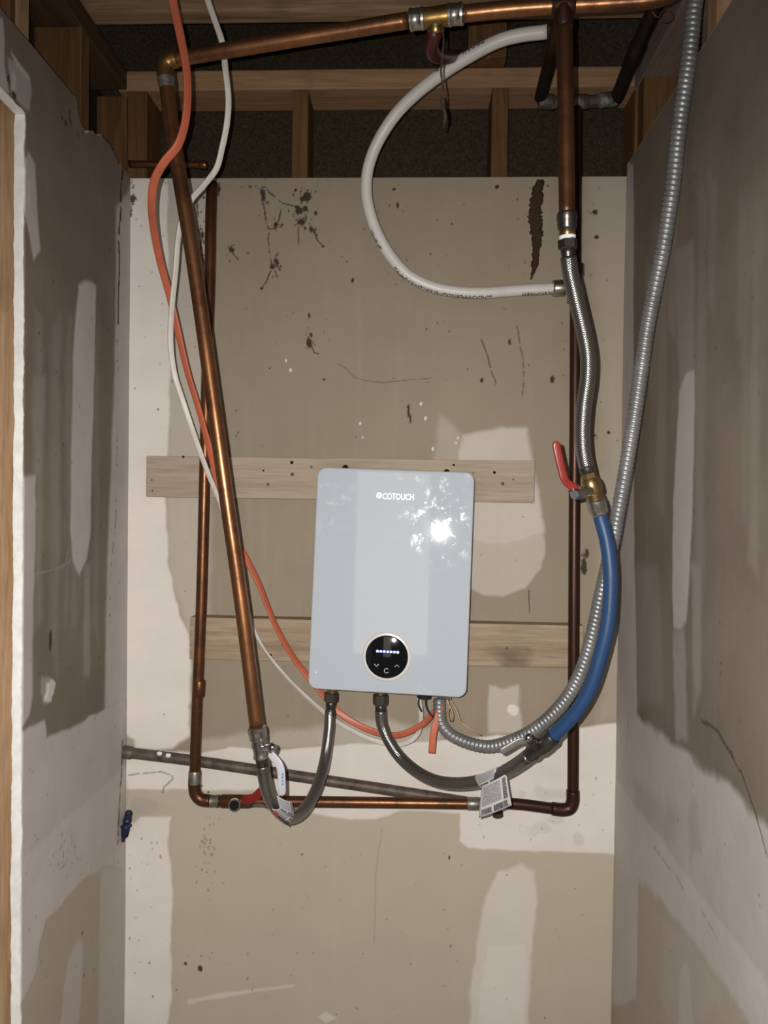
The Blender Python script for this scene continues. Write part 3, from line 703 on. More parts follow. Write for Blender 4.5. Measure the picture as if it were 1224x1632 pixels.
# ------------------------------------------------------------------ mounting boards
def board(name, label, tl, tr, br, bl, mat, dots, kinds):
    d = .0385
    a, b, c, e = P(*tl, d), P(*tr, d), P(*br, d), P(*bl, d)
    ctr = (a + b + c + e) / 4; ux = ((b - a) + (c - e)) / 4; uz = ((a - e) + (b - c)) / 4
    ux.y = 0; uz.y = 0
    uz = uz - ux * (uz.dot(ux) / ux.dot(ux))
    base = Vector((ctr.x, -d / 2, ctr.z - uz.length))
    t = thing(name, label, 'board', base)
    bm = bmesh.new(); box_bm(bm, Vector((ctr.x, -.0015 - (d - .0015) / 2, ctr.z)), ux, Vector((0, (d - .0015) / 2, 0)), uz, .002)
    bm_put('plank', bm, M[mat], t)
    for i, (x, y, r) in enumerate(dots):
        k = kinds[i % len(kinds)]
        p = P(x, y, d)
        lathe(k, p + Vector((0, .004, 0)), p + Vector((0, -.0007, 0)), [(0, r), (.9, r), (1, r * .8)], M['hole' if k == 'screw_hole' else 'nail'], t, n=12)
    return t
board('mounting_board', 'pale plank with screw holes behind the top of the white water heater', (233, 725), (852, 736), (852, 800), (232, 793), 'board',
      [(465, 737, .0034), (496, 744, .0026), (466, 756, .0036), (420, 750, .002), (427, 772, .003), (754, 754, .002), (788, 753, .003), (801, 771, .0034), (818, 764, .002), (723, 741, .0024), (242, 765, .0016), (243, 782, .0018), (292, 728, .0025)], ['screw_hole', 'nail_head', 'nail_head'])
board('mounting_board', 'knotty stained plank behind the lower half of the white water heater', (302, 984), (930, 997), (930, 1066), (302, 1050), 'board2',
      [(450, 1028, .002), (431, 1044, .003), (808, 1033, .0022)], ['nail_head', 'screw_hole'])

# ------------------------------------------------------------------ water heater
HC = P(623, 926, .135)
_n = Vector((-math.tan(math.radians(2.5)), -1, math.tan(math.radians(2.8)))).normalized()
_a = math.radians(1.5); _x = Vector((math.cos(_a), 0, -math.sin(_a))); _x = (_x - _n * _x.dot(_n)).normalized(); _z = _x.cross(_n) * 1.0
if _z.z < 0: _z = -_z
def H(a, b, c): return HC + _x * a + _z * b + _n * c
def HP(px, py, c=0.0):      # pixel onto the heater's front plane, raised by c
    w = ray(px, py); o = H(0, 0, c); return CAM + w * ((o - CAM).dot(_n) / w.dot(_n))
HW, HH = .3005, .4235
def rprism(name, w, h, r, c0, c1, mat, parent, round_front=.0, ctr=(0, 0), seg=8):
    def loop(ins, c):
        out = []; rr = max(r - ins, .0005); hw, hh = w / 2 - ins, h / 2 - ins
        for qx, qz, a0 in ((1, 1, 0), (-1, 1, 90), (-1, -1, 180), (1, -1, 270)):
            for k in range(seg + 1):
                a = math.radians(a0 + 90 * k / seg)
                out.append(H(ctr[0] + qx * (hw - rr) + rr * math.cos(a), ctr[1] + qz * (hh - rr) + rr * math.sin(a), c))
        return out
    rings = [loop(.0015, c0), loop(0, c0 + .0015)]
    if round_front:
        for k in range(5):
            a = math.radians(90 * k / 4); rings.append(loop(round_front * (1 - math.cos(a)), c1 - round_front * (1 - math.sin(a))))
        rings.append(loop(round_front + .004, c1))
    else: rings.append(loop(0, c1))
    n = len(rings[0]); vs = [v for q in rings for v in q]; fs = []
    for i in range(len(rings) - 1):
        for k in range(n):
            k2 = (k + 1) % n; fs.append((i * n + k, i * n + k2, (i + 1) * n + k2, (i + 1) * n + k))
    fs.append(tuple(reversed(range(n)))); fs.append(tuple((len(rings) - 1) * n + k for k in range(n)))
    o = put(name, vs, fs, mat, parent, True)
    try: o.data.set_sharp_from_angle(angle=math.radians(30))
    except Exception: pass
    return o
def mat_panel():
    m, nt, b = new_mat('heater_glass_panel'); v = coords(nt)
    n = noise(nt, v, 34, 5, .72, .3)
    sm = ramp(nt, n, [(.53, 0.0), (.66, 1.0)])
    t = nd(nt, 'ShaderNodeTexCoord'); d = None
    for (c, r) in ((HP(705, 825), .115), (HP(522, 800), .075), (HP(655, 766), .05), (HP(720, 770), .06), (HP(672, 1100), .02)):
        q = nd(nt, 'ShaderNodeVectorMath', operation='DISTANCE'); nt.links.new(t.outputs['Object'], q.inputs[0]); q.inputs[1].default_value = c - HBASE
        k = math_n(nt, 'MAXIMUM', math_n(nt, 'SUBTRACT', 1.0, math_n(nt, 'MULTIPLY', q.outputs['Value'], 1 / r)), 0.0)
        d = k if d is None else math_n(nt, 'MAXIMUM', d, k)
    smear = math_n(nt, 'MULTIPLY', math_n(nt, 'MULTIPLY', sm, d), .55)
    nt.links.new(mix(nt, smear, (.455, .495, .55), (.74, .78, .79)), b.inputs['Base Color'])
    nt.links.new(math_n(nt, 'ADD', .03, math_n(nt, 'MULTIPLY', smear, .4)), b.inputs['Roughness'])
    b.inputs['Specular IOR Level'].default_value = .6
    return m
HBASE = H(0, -HH / 2, -.05)
heater = thing('tankless_water_heater', 'white tankless electric water heater with a round black touch display', 'water heater', HBASE)
M['panel'] = mat_panel()
M['hbody'] = mat_simple('heater_body', (.50, .51, .53), .5, 0, .4, .06)
M['logo'] = mat_simple('logo_white', (.93, .93, .94), .3, 0, .6, .02)
M['glassblack'] = mat_simple('display_black', (.006, .006, .007), .06, 0, .5, .1)
M['ring'] = mat_simple('display_ring', (.62, .61, .60), .3, 0, .5, .05)
M['icon'] = mat_simple('icon_grey', (.36, .35, .34), .5, 0, .4, .05)
m, nt, b = new_mat('led_blue'); b.inputs['Base Color'].default_value = (.3, .4, 1, 1)
b.inputs['Emission Color'].default_value = (.42, .52, 1.0, 1); b.inputs['Emission Strength'].default_value = 3.2; M['led'] = m
m, nt, b = new_mat('led_window_blue'); b.inputs['Base Color'].default_value = (.02, .03, .2, 1); b.inputs['Emission Color'].default_value = (.10, .16, .9, 1); b.inputs['Emission Strength'].default_value = .55; M['ledbar'] = m
rprism('body', HW - .010, HH - .010, .014, -.082, -.0125, M['hbody'], heater)
rprism('seam_gasket', HW - .004, HH - .004, .016, -.0125, -.0105, M['black_plastic'], heater)
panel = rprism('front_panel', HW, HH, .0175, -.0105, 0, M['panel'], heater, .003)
# logo: a disc-shaped e and the letters after it
fc = bpy.data.curves.new('logo_text', 'FONT'); fc.body = 'COTOUCH'; fc.size = 1.0; fc.offset = .018; fc.extrude = .0; fc.space_character = .98
fo = bpy.data.objects.new('logo_text', fc); COL.objects.link(fo)
dg = bpy.context.evaluated_depsgraph_get(); me = fo.evaluated_get(dg).to_mesh()
tv = [v.co.copy() for v in me.vertices]; tf = [tuple(p.vertices) for p in me.polygons]
fo.evaluated_get(dg).to_mesh_clear(); bpy.data.objects.remove(fo, do_unlink=True); bpy.data.curves.remove(fc)
x0, x1 = min(v.x for v in tv), max(v.x for v in tv); y0, y1 = min(v.y for v in tv), max(v.y for v in tv)
o0 = HP(609.5, 795.5, .0006); sx = (HP(659.5, 795.5) - HP(609.5, 795.5)).length / (x1 - x0); sy = .0118 / (y1 - y0)
logo = put('logo', [o0 + _x * ((v.x - x0) * sx) + _z * ((v.y - y0) * sy) for v in tv], tf, M['logo'], panel)
ec = HP(604.3, 789.6, .0006); ev = []; ef = []; R1, R2 = .0057, .0026
for k in range(25):
    a = math.radians(10 + 335 * k / 24)
    a = math.radians(0 + (325) * k / 24)
    for R in (R1, R2): ev.append(ec + _x * (R * math.cos(a)) + _z * (R * math.sin(a)))
for k in range(24): ef.append((2 * k, 2 * k + 2, 2 * k + 3, 2 * k + 1))
q = len(ev)
for sx_, sz_ in ((-R2 - .0004, -.0013), (R1, -.0013), (R1, .0006), (-R2 - .0004, .0006)): ev.append(ec + _x * sx_ + _z * sz_)
ef.append((q, q + 1, q + 2, q + 3))
put('logo', ev, ef, M['logo'], panel)
# display
dc = HP(616.5, 1046.5); DR = .0404
def hc(p): r = p - HC; return r.dot(_x), r.dot(_z)
dx, dz = hc(dc)
lathe('display_ring', H(dx, dz, -.002), H(dx, dz, .0028), [(0, DR + .0062), (.55, DR + .006), (.85, DR + .0048), (1, DR + .003)], M['ring'], panel, n=64)
disp = lathe('display', H(dx, dz, -.001), H(dx, dz, .0042), [(0, DR), (.7, DR), (.92, DR - .0008), (1, DR - .002)], M['glassblack'], panel, n=64)
bm = bmesh.new(); _pa, _pb = HP(600.5, 1037.8, .0044), HP(635, 1039.7, .0044); box_bm(bm, (_pa + _pb) / 2, (_pb - _pa) / 2, _n * .0002, _z * .0021); bm_put('led_window', bm, M['ledbar'], disp)
for k in range(7):
    t = k / 6; p = HP(601.5 + 32.5 * t, 1037.8 + 1.9 * t, .0046)
    r = .0024 if k in (0, 6) else .0021
    lathe('led_bar', p - _n * .0006, p + _n * .0002, [(0, r), (.8, r), (1, r * .7)], M['led'], disp, n=14)
def stroke(pts, w):
    vs = []; fs = []
    for i, p in enumerate(pts):
        q0 = pts[max(i - 1, 0)]; q1 = pts[min(i + 1, len(pts) - 1)]
        t = (q1 - q0).normalized(); nrm = t.cross(_n).normalized() * w / 2
        vs += [p - nrm, p + nrm]
    for i in range(len(pts) - 1): fs.append((2 * i, 2 * i + 1, 2 * i + 3, 2 * i + 2))
    return vs, fs
for pts, w in (([(596.5, 1058.5), (600, 1062), (603.5, 1058.5)], .0018), ([(629.3, 1063), (632.8, 1059.5), (636, 1063.2)], .0013)):
    vs, fs = stroke([HP(x, y, .0045) for x, y in pts], w); put('arrow_icon', vs, fs, M['icon'], disp)
pc = HP(616, 1069, .0045); vs, fs = stroke([pc + _x * (.0042 * math.cos(a)) + _z * (.0042 * math.sin(a)) for a in [math.radians(40 + 290 * k / 20) for k in range(21)]], .0014)
put('power_icon', vs, fs, M['icon'], disp)
for (x, y) in ((550, 745), (712, 752)):       # screw heads of the hanging bracket
    p = P(x, y, .06); lathe('hanger_screw', p + Vector((0, .020, 0)), p + Vector((0, -.004, 0)), [(0, .003), (.6, .003), (.62, .0058), (1, .005)], M['hole'], heater, n=14)
for (x, y) in ((529, 1100), (606.5, 1103)):   # water ports
    p = P(x, y, .098); lathe('water_port', p + Vector((0, 0, .03)), p + Vector((0, 0, -.004)), [(0, .0105), (1, .0105)], M['brass'], heater, n=20)
for (x, y) in ((676, 1108), (708, 1109)):     # cable entry bushings
    p = P(x, y, .098); lathe('cable_gland', p + Vector((0, 0, .02)), p + Vector((0, 0, -.005)), [(0, .0115), (.7, .0115), (.72, .0145), (1, .0135)], M['black_plastic' if x < 690 else 'nickel'], heater, n=20)

# ------------------------------------------------------------------ overhead copper run with its two drops
RC = .0111
ov = [(276, 95.5, .405), (295, 91.3, .407), (400, 74, .418), (520, 54, .432), (650, 32.6, .448)]
run = thing('copper_pipe_run', 'bright copper pipe across the top with long leaning pipe down the left', 'pipe', P(409, 1158, .37))
elb = tube('elbow', [P(264.5, 130, .404), P(263, 112, .404), P(265.5, 102, .4045), P(271, 97, .405), P(282, 94, .4055)], .0126, M['brassy'], run, step=.003)
tube('overhead_pipe', [P(*p) for p in ov], RC, M['copper'], run, step=.01)
tube('overhead_pipe', [P(735, 22.3, .459), P(820, 13.7, .470), P(900, 8.6, .480), P(1010, 2.4, .494), P(1050, -2, .500), P(1075, -14, .503)], RC, M['copper'], run, step=.01)
tube('leaning_pipe', [P(264.3, 124, .404), P(274.5, 206, .404), P(288, 292, .402), P(306, 400, .400), P(323.5, 520, .396), P(340, 640, .392), P(364, 815, .386), P(384, 955, .379), P(409, 1158, .37)], RC + .0004, M['copper'], run, step=.012)
lathe('solder_joint', P(264.5, 126, .404), P(266.5, 142, .404), [(0, RC + .0022), (.3, RC + .0018), (1, RC + .0006)], M['solder'], run)
# tee with bright collars
tee = lathe('tee', P(672, 30.2, .4508), P(718, 24.2, .457), [(0, .0135), (.1, .0142), (.35, .0138), (.65, .0138), (.9, .0142), (1, .0135)], M['brassy'], run)
for a, b in (((652, 32.3, .4483), (677, 29.3, .4515)), ((713, 24.8, .4563), (739, 21.8, .4597))):
    lathe('collar', P(*a), P(*b), [(0, .0128), (.06, .0150), (.2, .0152), (.25, .0143), (.75, .0143), (.8, .0152), (.94, .0150), (1, .0128)], M['nickel'], tee)
lathe('tee_outlet', P(695, 27, .454), P(694, 52, .444), [(0, .011), (.6, .0118), (.8, .013), (1, .012)], M['brass'], tee)
# right drop
lathe('drop_tee', P(880, 10, .4775), P(918, 7.4, .4825), [(0, .0122), (.05, .0134), (.95, .0134), (1, .0122)], M['copper_dark'], run)
lathe('solder_joint', P(898, 12, .480), P(899, 44, .478), [(0, .0134), (.85, .0134), (1, .0118)], M['copper_dark'], run)
tube('drop_pipe', [P(899, 36, .479), P(901, 130, .474), P(902.5, 230, .468), P(903.6, 345, .46)], RC + .0004, M['copper_dull'], run, step=.012)

# push-fit adapter on the right drop
ad = thing('push_fit_adapter', 'dark push-fit adapter joining the right copper drop to a braided hose', 'fitting', P(904, 384, .455))
lathe('collar', P(903.6, 338, .4605), P(904, 368, .457), [(0, .0125), (.08, .0143), (.4, .0147), (.45, .0139), (.8, .0139), (.92, .0128), (1, .0112)], M['gunmetal'], ad)
lathe('neck', P(904, 366, .457), P(904, 377, .456), [(0, .0108), (.4, .0108), (.5, .0118), (1, .0112)], M['brass'], ad)
lathe('thread_tape', P(904, 374.5, .4562), P(904.2, 381.5, .4555), [(0, .0108), (.3, .0122), (.7, .0118), (1, .0110)], M['teflon'], ad)

# ------------------------------------------------------------------ braided hoses
def hose(label, pts, r, nut_a=None, sleeve_a=None, nut_b=None, sleeve_b=None, base=None, nutr=.0135):
    t = thing('braided_hose', label, 'hose', base)
    tube('braided_tube', [P(*p) for p in pts], r, M['braid'], t, step=.004, n=24)
    for sl in (sleeve_a, sleeve_b):
        if sl:
            a, b, rr = sl
            lathe('crimp_sleeve', P(*a), P(*b), [(0, rr * .92), (.08, rr), (.35, rr), (.42, rr * .93), (.6, rr * .93), (.66, rr * 1.06), (.92, rr * 1.06), (1, rr * .95)], M['gunmetal'], t)
    for nu in (nut_a, nut_b):
        if nu:
            a, b, rr = nu
            lathe('hex_nut', P(*a), P(*b), [(0, rr * .9), (.1, rr * 1.02), (.85, rr * 1.02), (1, rr * .86)], M['gunmetal'], t, hexa=True)
    return t
h1 = hose('braided hose snaking from the right copper drop down to the brass valve',
     [(906, 410, .453), (908.5, 432, .451), (914.5, 460, .446), (923, 496, .438), (932.5, 537, .430), (937.5, 572, .424), (936.5, 606, .418), (931, 647, .410), (928.5, 690, .404), (930.5, 722, .401), (935, 745, .399)], .0116,
     nut_a=((904.2, 381.5, .4555), (905, 398, .4545), .0136), sleeve_a=((905, 397, .4545), (906.5, 420, .452), .0102),
     sleeve_b=((931.6, 728, .4005), (937, 754, .398), .0112), base=P(937, 754, .398))
h2 = hose('braided hose looping from leaning copper pipe valve up to heater left port',
     [(418.5, 1218, .362), (420.5, 1234, .355), (426, 1260, .338), (434.5, 1279, .318), (447.5, 1296, .29), (461, 1303, .262), (475, 1298.5, .238), (489, 1285, .21), (500.5, 1266, .185), (511, 1239, .155), (518, 1211, .13), (522.5, 1182, .112), (525.5, 1153, .102), (526.5, 1132, .0985)], .0108,
     nut_a=((528.2, 1103, .098), (527.6, 1119, .098), .0140), sleeve_a=((527.6, 1118, .098), (526.3, 1142, .0992), .0104),
     sleeve_b=((417, 1206, .3655), (420, 1231, .3565), .0104), base=P(461, 1312, .262))
h3 = hose('braided hose curving from heater centre port to the lower right valve',
     [(606.8, 1132, .0985), (608, 1150, .099), (612, 1164, .100), (620.5, 1182, .104), (637, 1206, .115), (663, 1229, .14), (691, 1243.5, .17), (722, 1249, .20), (754.5, 1247, .232), (781, 1240, .258), (808, 1228, .285), (830, 1214, .308), (843, 1204, .32)], .0114,
     nut_a=((606.5, 1106, .098), (606.5, 1124, .098), .0148), sleeve_a=((606.5, 1123, .098), (607.2, 1146, .0985), .0106),
     sleeve_b=((835, 1210.5, .313), (851, 1198, .327), .0112), base=P(722, 1262, .20))

# paper tags on two hoses
def tagsheet(name, corners, mat, parent, curl=.0, n=10, th=.0005):
    """thin printed sheet from four world corners (tl, tr, br, bl) bowed towards the room"""
    tl, tr, br, bl = [Vector(c) for c in corners]
    nm = (tr - tl).cross(tl - bl).normalized()
    if nm.y > 0: nm = -nm
    V = []; Fc = []; uv = []
    for side in (0, 1):
        for j in range(n + 1):
            for i in range(n + 1):
                u, v = i / n, j / n
                p = tl.lerp(tr, u).lerp(bl.lerp(br, u), v) + nm * (curl * math.sin(math.pi * u) + curl * .6 * math.sin(math.pi * v * .9))
                V.append(p - nm * (th * side))
    q = (n + 1) ** 2
    for side in (0, 1):
        for j in range(n):
            for i in range(n):
                a = side * q + j * (n + 1) + i; f = (a, a + 1, a + n + 2, a + n + 1)
                c = ((i / n, 1 - j / n), ((i + 1) / n, 1 - j / n), ((i + 1) / n, 1 - (j + 1) / n), (i / n, 1 - (j + 1) / n))
                if side: f = f[::-1]; c = c[::-1]
                Fc.append(f); uv.append(c)
    ring = [i for i in range(n + 1)] + [(j + 1) * (n + 1) - 1 for j in range(1, n + 1)] + [q - 1 - i for i in range(1, n + 1)] + [(n - j) * (n + 1) for j in range(1, n)]
    for a, b2 in zip(ring, ring[1:] + ring[:1]): Fc.append((a, a + q, b2 + q, b2)); uv.append([(0, 0)] * 4)
    return put(name, V, Fc, mat, parent, True, uv)
tg = tagsheet('paper_tag', [P(768, 1253, .272), P(807, 1233, .295), P(816, 1283, .285), P(763.5, 1303, .262)], M['paper'], h3, .004)
tg['label'] = 'printed white paper tag with a bar code'
tagsheet('tag_wrap', [P(756, 1237, .247), P(799, 1219, .280), P(806, 1234, .284), P(766, 1256, .252)], M['paper'], h3, .0055)
tg2 = tagsheet('paper_tag', [P(441, 1268, .335), P(465, 1278, .312), P(468, 1300, .296), P(446, 1290, .32)], M['paper'], h2, .004)
tagsheet('tag_flap', [P(433.5, 1289, .336), P(446, 1288, .322), P(467, 1304, .29), P(458, 1313, .290)], M['paper'], h2, .003)
tagsheet('tag_red_stripe', [P(433, 1290, .338), P(440, 1291.5, .332), P(446, 1301, .312), P(442, 1302, .314)], M['tagred'], h2, .0035)
tagsheet('tag_dark_stripe', [P(438, 1296, .326), P(444, 1298.5, .318), P(460, 1312, .292), P(456, 1313.5, .292)], M['tagdark'], h2, .0035)

# ------------------------------------------------------------------ ball valves
v1 = thing('ball_valve', 'small chrome ball valve with pale grey lever on the leaning copper pipe', 'valve', P(417, 1208, .366))
lathe('push_collar', P(408.6, 1157, .3702), P(412, 1179, .3690), [(0, .0125), (.1, .0146), (.45, .0148), (.5, .0140), (.9, .0140), (1, .012)], M['nickel'], v1)
lathe('body', P(411.7, 1177, .3690), P(416.8, 1207, .3655), [(0, .0122), (.3, .0128), (.55, .0118), (.8, .0112), (.9, .0128), (1, .0126)], M['nickel'], v1)
lathe('stem', P(417, 1194, .372), P(434, 1192, .392), [(0, .006), (.55, .006), (.6, .0085), (1, .0085)], M['chrome'], v1)
ball('stem_nut', P(434, 1191, .396), .0075, M['chrome'], v1)
hd = tube('lever', [P(429, 1199, .392), P(436, 1207, .395), P(443.5, 1216, .397), P(447.5, 1226, .398), P(448.8, 1242, .398), P(449.5, 1268, .397)], 0, M['greyvinyl'], v1, flat=(.0062, .0022), step=.003, round_ends=True)
for (y, hh) in ((1234, .0016), (1239, .002), (1245, .0016), (1250, .0016)):
    p = P(450.5, y, .4008); bm = bmesh.new(); box_bm(bm, p, (.0011, 0, 0), (0, .0003, 0), (0, 0, hh)); bm_put('lever_print', bm, M['ink_blue'], hd)

v2 = thing('ball_valve', 'brass ball valve with a red lever above the blue pipe', 'valve', P(956, 819, .39))
lathe('hex_end', P(936.5, 752, .3985), P(940, 763, .3965), [(0, .0105), (.2, .012), (.9, .012), (1, .0115)], M['brass'], v2, hexa=True)
lathe('body', P(939.5, 761, .3968), P(949.5, 798, .3925), [(0, .0112), (.12, .0140), (.30, .0152), (.55, .0150), (.66, .0142), (.70, .0124), (.78, .0122), (.82, .0134), (1, .0130)], M['brass'], v2)
lathe('push_collar', P(948.8, 796, .3928), P(955.8, 820, .3898), [(0, .0128), (.08, .0146), (.5, .0150), (.56, .0142), (.9, .0142), (1, .0122)], M['nickel'], v2)
lathe('stem', P(941, 783, .405), P(918, 787, .420), [(0, .0075), (.5, .0075), (.55, .0095), (.9, .0095), (1, .008)], M['chrome'], v2)
lathe('stem_nut', P(921, 786.5, .419), P(916, 788, .432), [(0, .0092), (.7, .0092), (1, .0066)], M['chrome'], v2, hexa=True)
lv = tube('lever', [P(921, 782, .424), P(914, 776, .425), P(906, 771.5, .426), P(899.5, 763, .428), P(894.5, 745, .430), P(890, 726, .432), P(885.3, 703, .434)], 0, M['redvinyl'], v2, flat=(.0060, .0028), step=.003, round_ends=True)
tube('lever_neck', [P(925, 784, .4225), P(917, 778, .4225), P(908.5, 772.5, .4235)], 0, M['chrome'], lv, flat=(.0066, .0016), step=.003)

v3 = thing('ball_valve', 'dark ball valve with silver lever where blue pipe meets lower hose', 'valve', P(864, 1200, .335))
lathe('push_collar', P(858, 1193, .333), P(882.5, 1172.5, .352), [(0, .0125), (.08, .0146), (.5, .0150), (.55, .0142), (.9, .0142), (1, .0120)], M['gunmetal'], v3)
lathe('body', P(847, 1201, .324), P(861, 1190, .335), [(0, .0118), (.1, .0136), (.25, .0138), (.4, .0128), (1, .0130)], M['gunmetal'], v3)
lathe('stem', P(858, 1190, .338), P(845, 1178, .352), [(0, .006), (.5, .006), (.55, .0080), (1, .0080)], M['gunmetal'], v3)
ball('stem_nut', P(842, 1175.5, .354), .0075, M['chrome'], v3)
tube('lever', [P(845, 1179, .349), P(834, 1180.5, .350), P(826, 1182.5, .350), P(814, 1189.5, .351), P(797, 1199.5, .352)], 0, M['lever_steel'], v3, flat=(.0052, .0013), step=.003, round_ends=True)

bp = tube('blue_pipe', [P(955, 815, .3905), P(957.5, 826, .390), P(967, 862, .391), P(972.3, 903, .392), P(973, 938, .392), P(969, 992, .391), P(958, 1041, .387), P(941, 1095, .380), P(917, 1136, .369), P(880.5, 1174, .350)], .0111, M['blue'], None, base=P(880, 1185, .35), n=24)
tag(bp, 'blue plastic water pipe bowing down the right side below the brass valve', 'pipe')

# ------------------------------------------------------------------ rear copper loop against the wall
DL = .0560
loop = thing('copper_pipe_loop', 'old brown copper pipe loop on the wall with risers both sides', 'pipe', P(612, 1292, DL))
def LP(x, y, d=DL): return P(x, y, d)
tube('left_riser', [LP(338, 292, .045), LP(336, 343, .054), LP(334.6, 434), LP(329.5, 606), LP(325, 806), LP(320.5, 972), LP(314, 1126), LP(310.5, 1236)], RC, M['copper_dull'], loop, step=.012)
tube('elbow', [LP(310.7, 1233), LP(310, 1252), LP(312.5, 1266), LP(320, 1274), LP(334, 1276.5)], .0128, M['copper_dull'], loop, step=.003)
tube('bottom_pipe', [LP(330, 1276.5), LP(500, 1278), LP(620, 1279.3), LP(752, 1281)], RC, M['copper_dull'], loop, step=.012)
tube('bottom_pipe', [LP(748, 1280.8), LP(818, 1281), LP(884, 1289)], RC, M['copper_dark'], loop, step=.012)
tube('elbow', [LP(880, 1288.6), LP(898, 1290.5), LP(908, 1287.5), LP(912.5, 1278), LP(913, 1260)], .0130, M['copper_dark'], loop, step=.003)
tube('right_riser', [LP(913, 1264), LP(914, 1100), LP(915.5, 800), LP(916.8, 600), LP(917.3, 400), LP(918.5, 172, .054)], RC, M['copper_dark'], loop, step=.012)
lathe('solder_joint', LP(310.8, 1228), LP(310.4, 1248), [(0, .0116), (.1, .0130), (1, .0131)], M['solder'], loop)
lathe('coupling', LP(318, 1110 - 26), LP(316.5, 1110), [(0, .0115), (.05, .0124), (.95, .0124), (1, .0115)], M['copper_dull'], loop)
lathe('coupling', LP(336, 1276.6), LP(349, 1276.7), [(0, .0126), (.4, .0118), (1, .0130)], M['solder'], loop)
lathe('coupling', LP(744, 1280.7), LP(765, 1281), [(0, .0118), (.06, .0128), (.94, .0128), (1, .0118)], M['solder'], loop)
lathe('coupling', LP(352, 1276.8), LP(401, 1277.4), [(0, .0122), (.05, .0136), (.9, .0134), (1, .012)], M['copper_dull'], loop)
lathe('drain_stub', LP(374, 1278, .06), P(373.5, 1283.5, .094), [(0, .0095), (.75, .0095), (.78, .0122), (1, .0118)], M['chrome'], loop, n=24)
lathe('stub_opening', P(373.5, 1283.4, .0935), P(373.5, 1283.6, .0948), [(0, .0098), (1, .0092)], M['hole'], loop, n=24)
lathe('drain_stub', LP(791, 1282, .06), P(793.5, 1301, .078), [(0, .0095), (.6, .0095), (.65, .0108), (1, .010)], M['copper_dark'], loop, n=24)
tube('red_lever', [P(386, 1277, .074), P(396, 1273, .080), P(404, 1271.5, .083), P(411, 1266, .086), P(420, 1257, .088)], 0, M['redvinyl'], loop, flat=(.0085, .0020), step=.003, round_ends=True)
tube('valve_tail', [P(403, 1284, .072), P(413, 1283, .080), P(422, 1285, .085), P(432, 1289, .088)], 0, M['nickel'], loop, flat=(.003, .001), step=.003)
ball('valve_bolt', P(403.5, 1283.5, .071), .004, M['nail'], loop)
# tee for the white pipe and corroded pipe yoke at the top
lathe('push_tee', LP(917.5, 420), LP(917, 484), [(0, .0125), (.03, .0160), (.30, .0163), (.33, .0140), (.65, .0140), (.68, .0163), (.97, .0160), (1, .0125)], M['gunmetal'], loop)
lathe('tee_branch', LP(918, 457.5), LP(880, 459.7, .0585), [(0, .0125), (.45, .0125), (.5, .0160), (.93, .0163), (.96, .0155), (1, .0125)], M['nickel'], loop)
YK = .0545
tube('yoke_leg', [P(889, 42, .262), P(878, 92, .175), P(868, 130, .105), P(861.5, 156, .060)], .0120, M['copper_black'], loop, step=.006)
tube('yoke_bar', [P(860, 161, .0548), P(880, 163, .0545), P(918, 163, .0545), P(962, 160, .0545), P(980, 158, .0555)], .0118, M['copper_green'], loop, step=.006)
tube('yoke_leg', [P(981, 157, .058), P(986, 148, .072), P(1000, 113, .135), P(1020, 66, .215), P(1046, 8, .300), P(1060, -20, .335)], .0128, M['copper_black'], loop, step=.006)
for a, b in (((858, 161.5, .0545), (884, 163, .0545)), ((900, 163.2, .0545), (938, 162.5, .0545)), ((955, 160.5, .0545), (984, 157.5, .056))):
    lathe('yoke_joint', P(*a), P(*b), [(0, .0122), (.08, .0142), (.92, .0142), (1, .0122)], M['copper_green'], loop)
lathe('yoke_joint', P(1005, 102, .155), P(1019, 68, .211), [(0, .012), (.1, .0148), (.9, .0148), (1, .012)], M['copper_black'], loop)
lathe('yoke_coupling', P(876.5, 95, .170), P(889, 38, .268), [(0, .0122), (.06, .0148), (.94, .0148), (1, .012)], M['copper_dark'], loop)

# short capped pipe above the left of the back sheet
tp = thing('copper_stub_pipe', 'thin rusty copper stub lying along the top edge of back drywall', 'pipe', P(270, 266, .004))
tube('pipe', [P(206, 261.5, .004), P(300, 262.5, .004), P(322, 262.8, .004)], .0072, M['copper_dull'], tp)
lathe('cap', P(318, 262.8, .004), P(330, 263, .004), [(0, .0074), (.1, .0086), (.9, .0086), (1, .0074)], M['copper_dull'], tp)
# grey steel pipe leaving the left corner
sp = thing('old_steel_pipe', 'long corroded dark pipe slanting out of the left corner behind copper', 'pipe', P(480, 1250, .02))
tube('pipe', [P(197, 1198.5, .0165), P(320, 1214, .0185), P(470, 1236.5, .021), P(620, 1259, .0235), P(758, 1281, .026)], .0112, M['steel'], sp, step=.012)
lathe('socket', P(196.5, 1198.4, .0165), P(212, 1200.3, .0168), [(0, .0136), (.8, .0134), (1, .0115)], M['steel'], sp)
for (x, y) in ((254, 1201), (268, 1204)): ball('plaster_splash', P(x, y, .0285), .0045, M['teflon'], sp, sx=1.3, sy=.5, jit=.12)

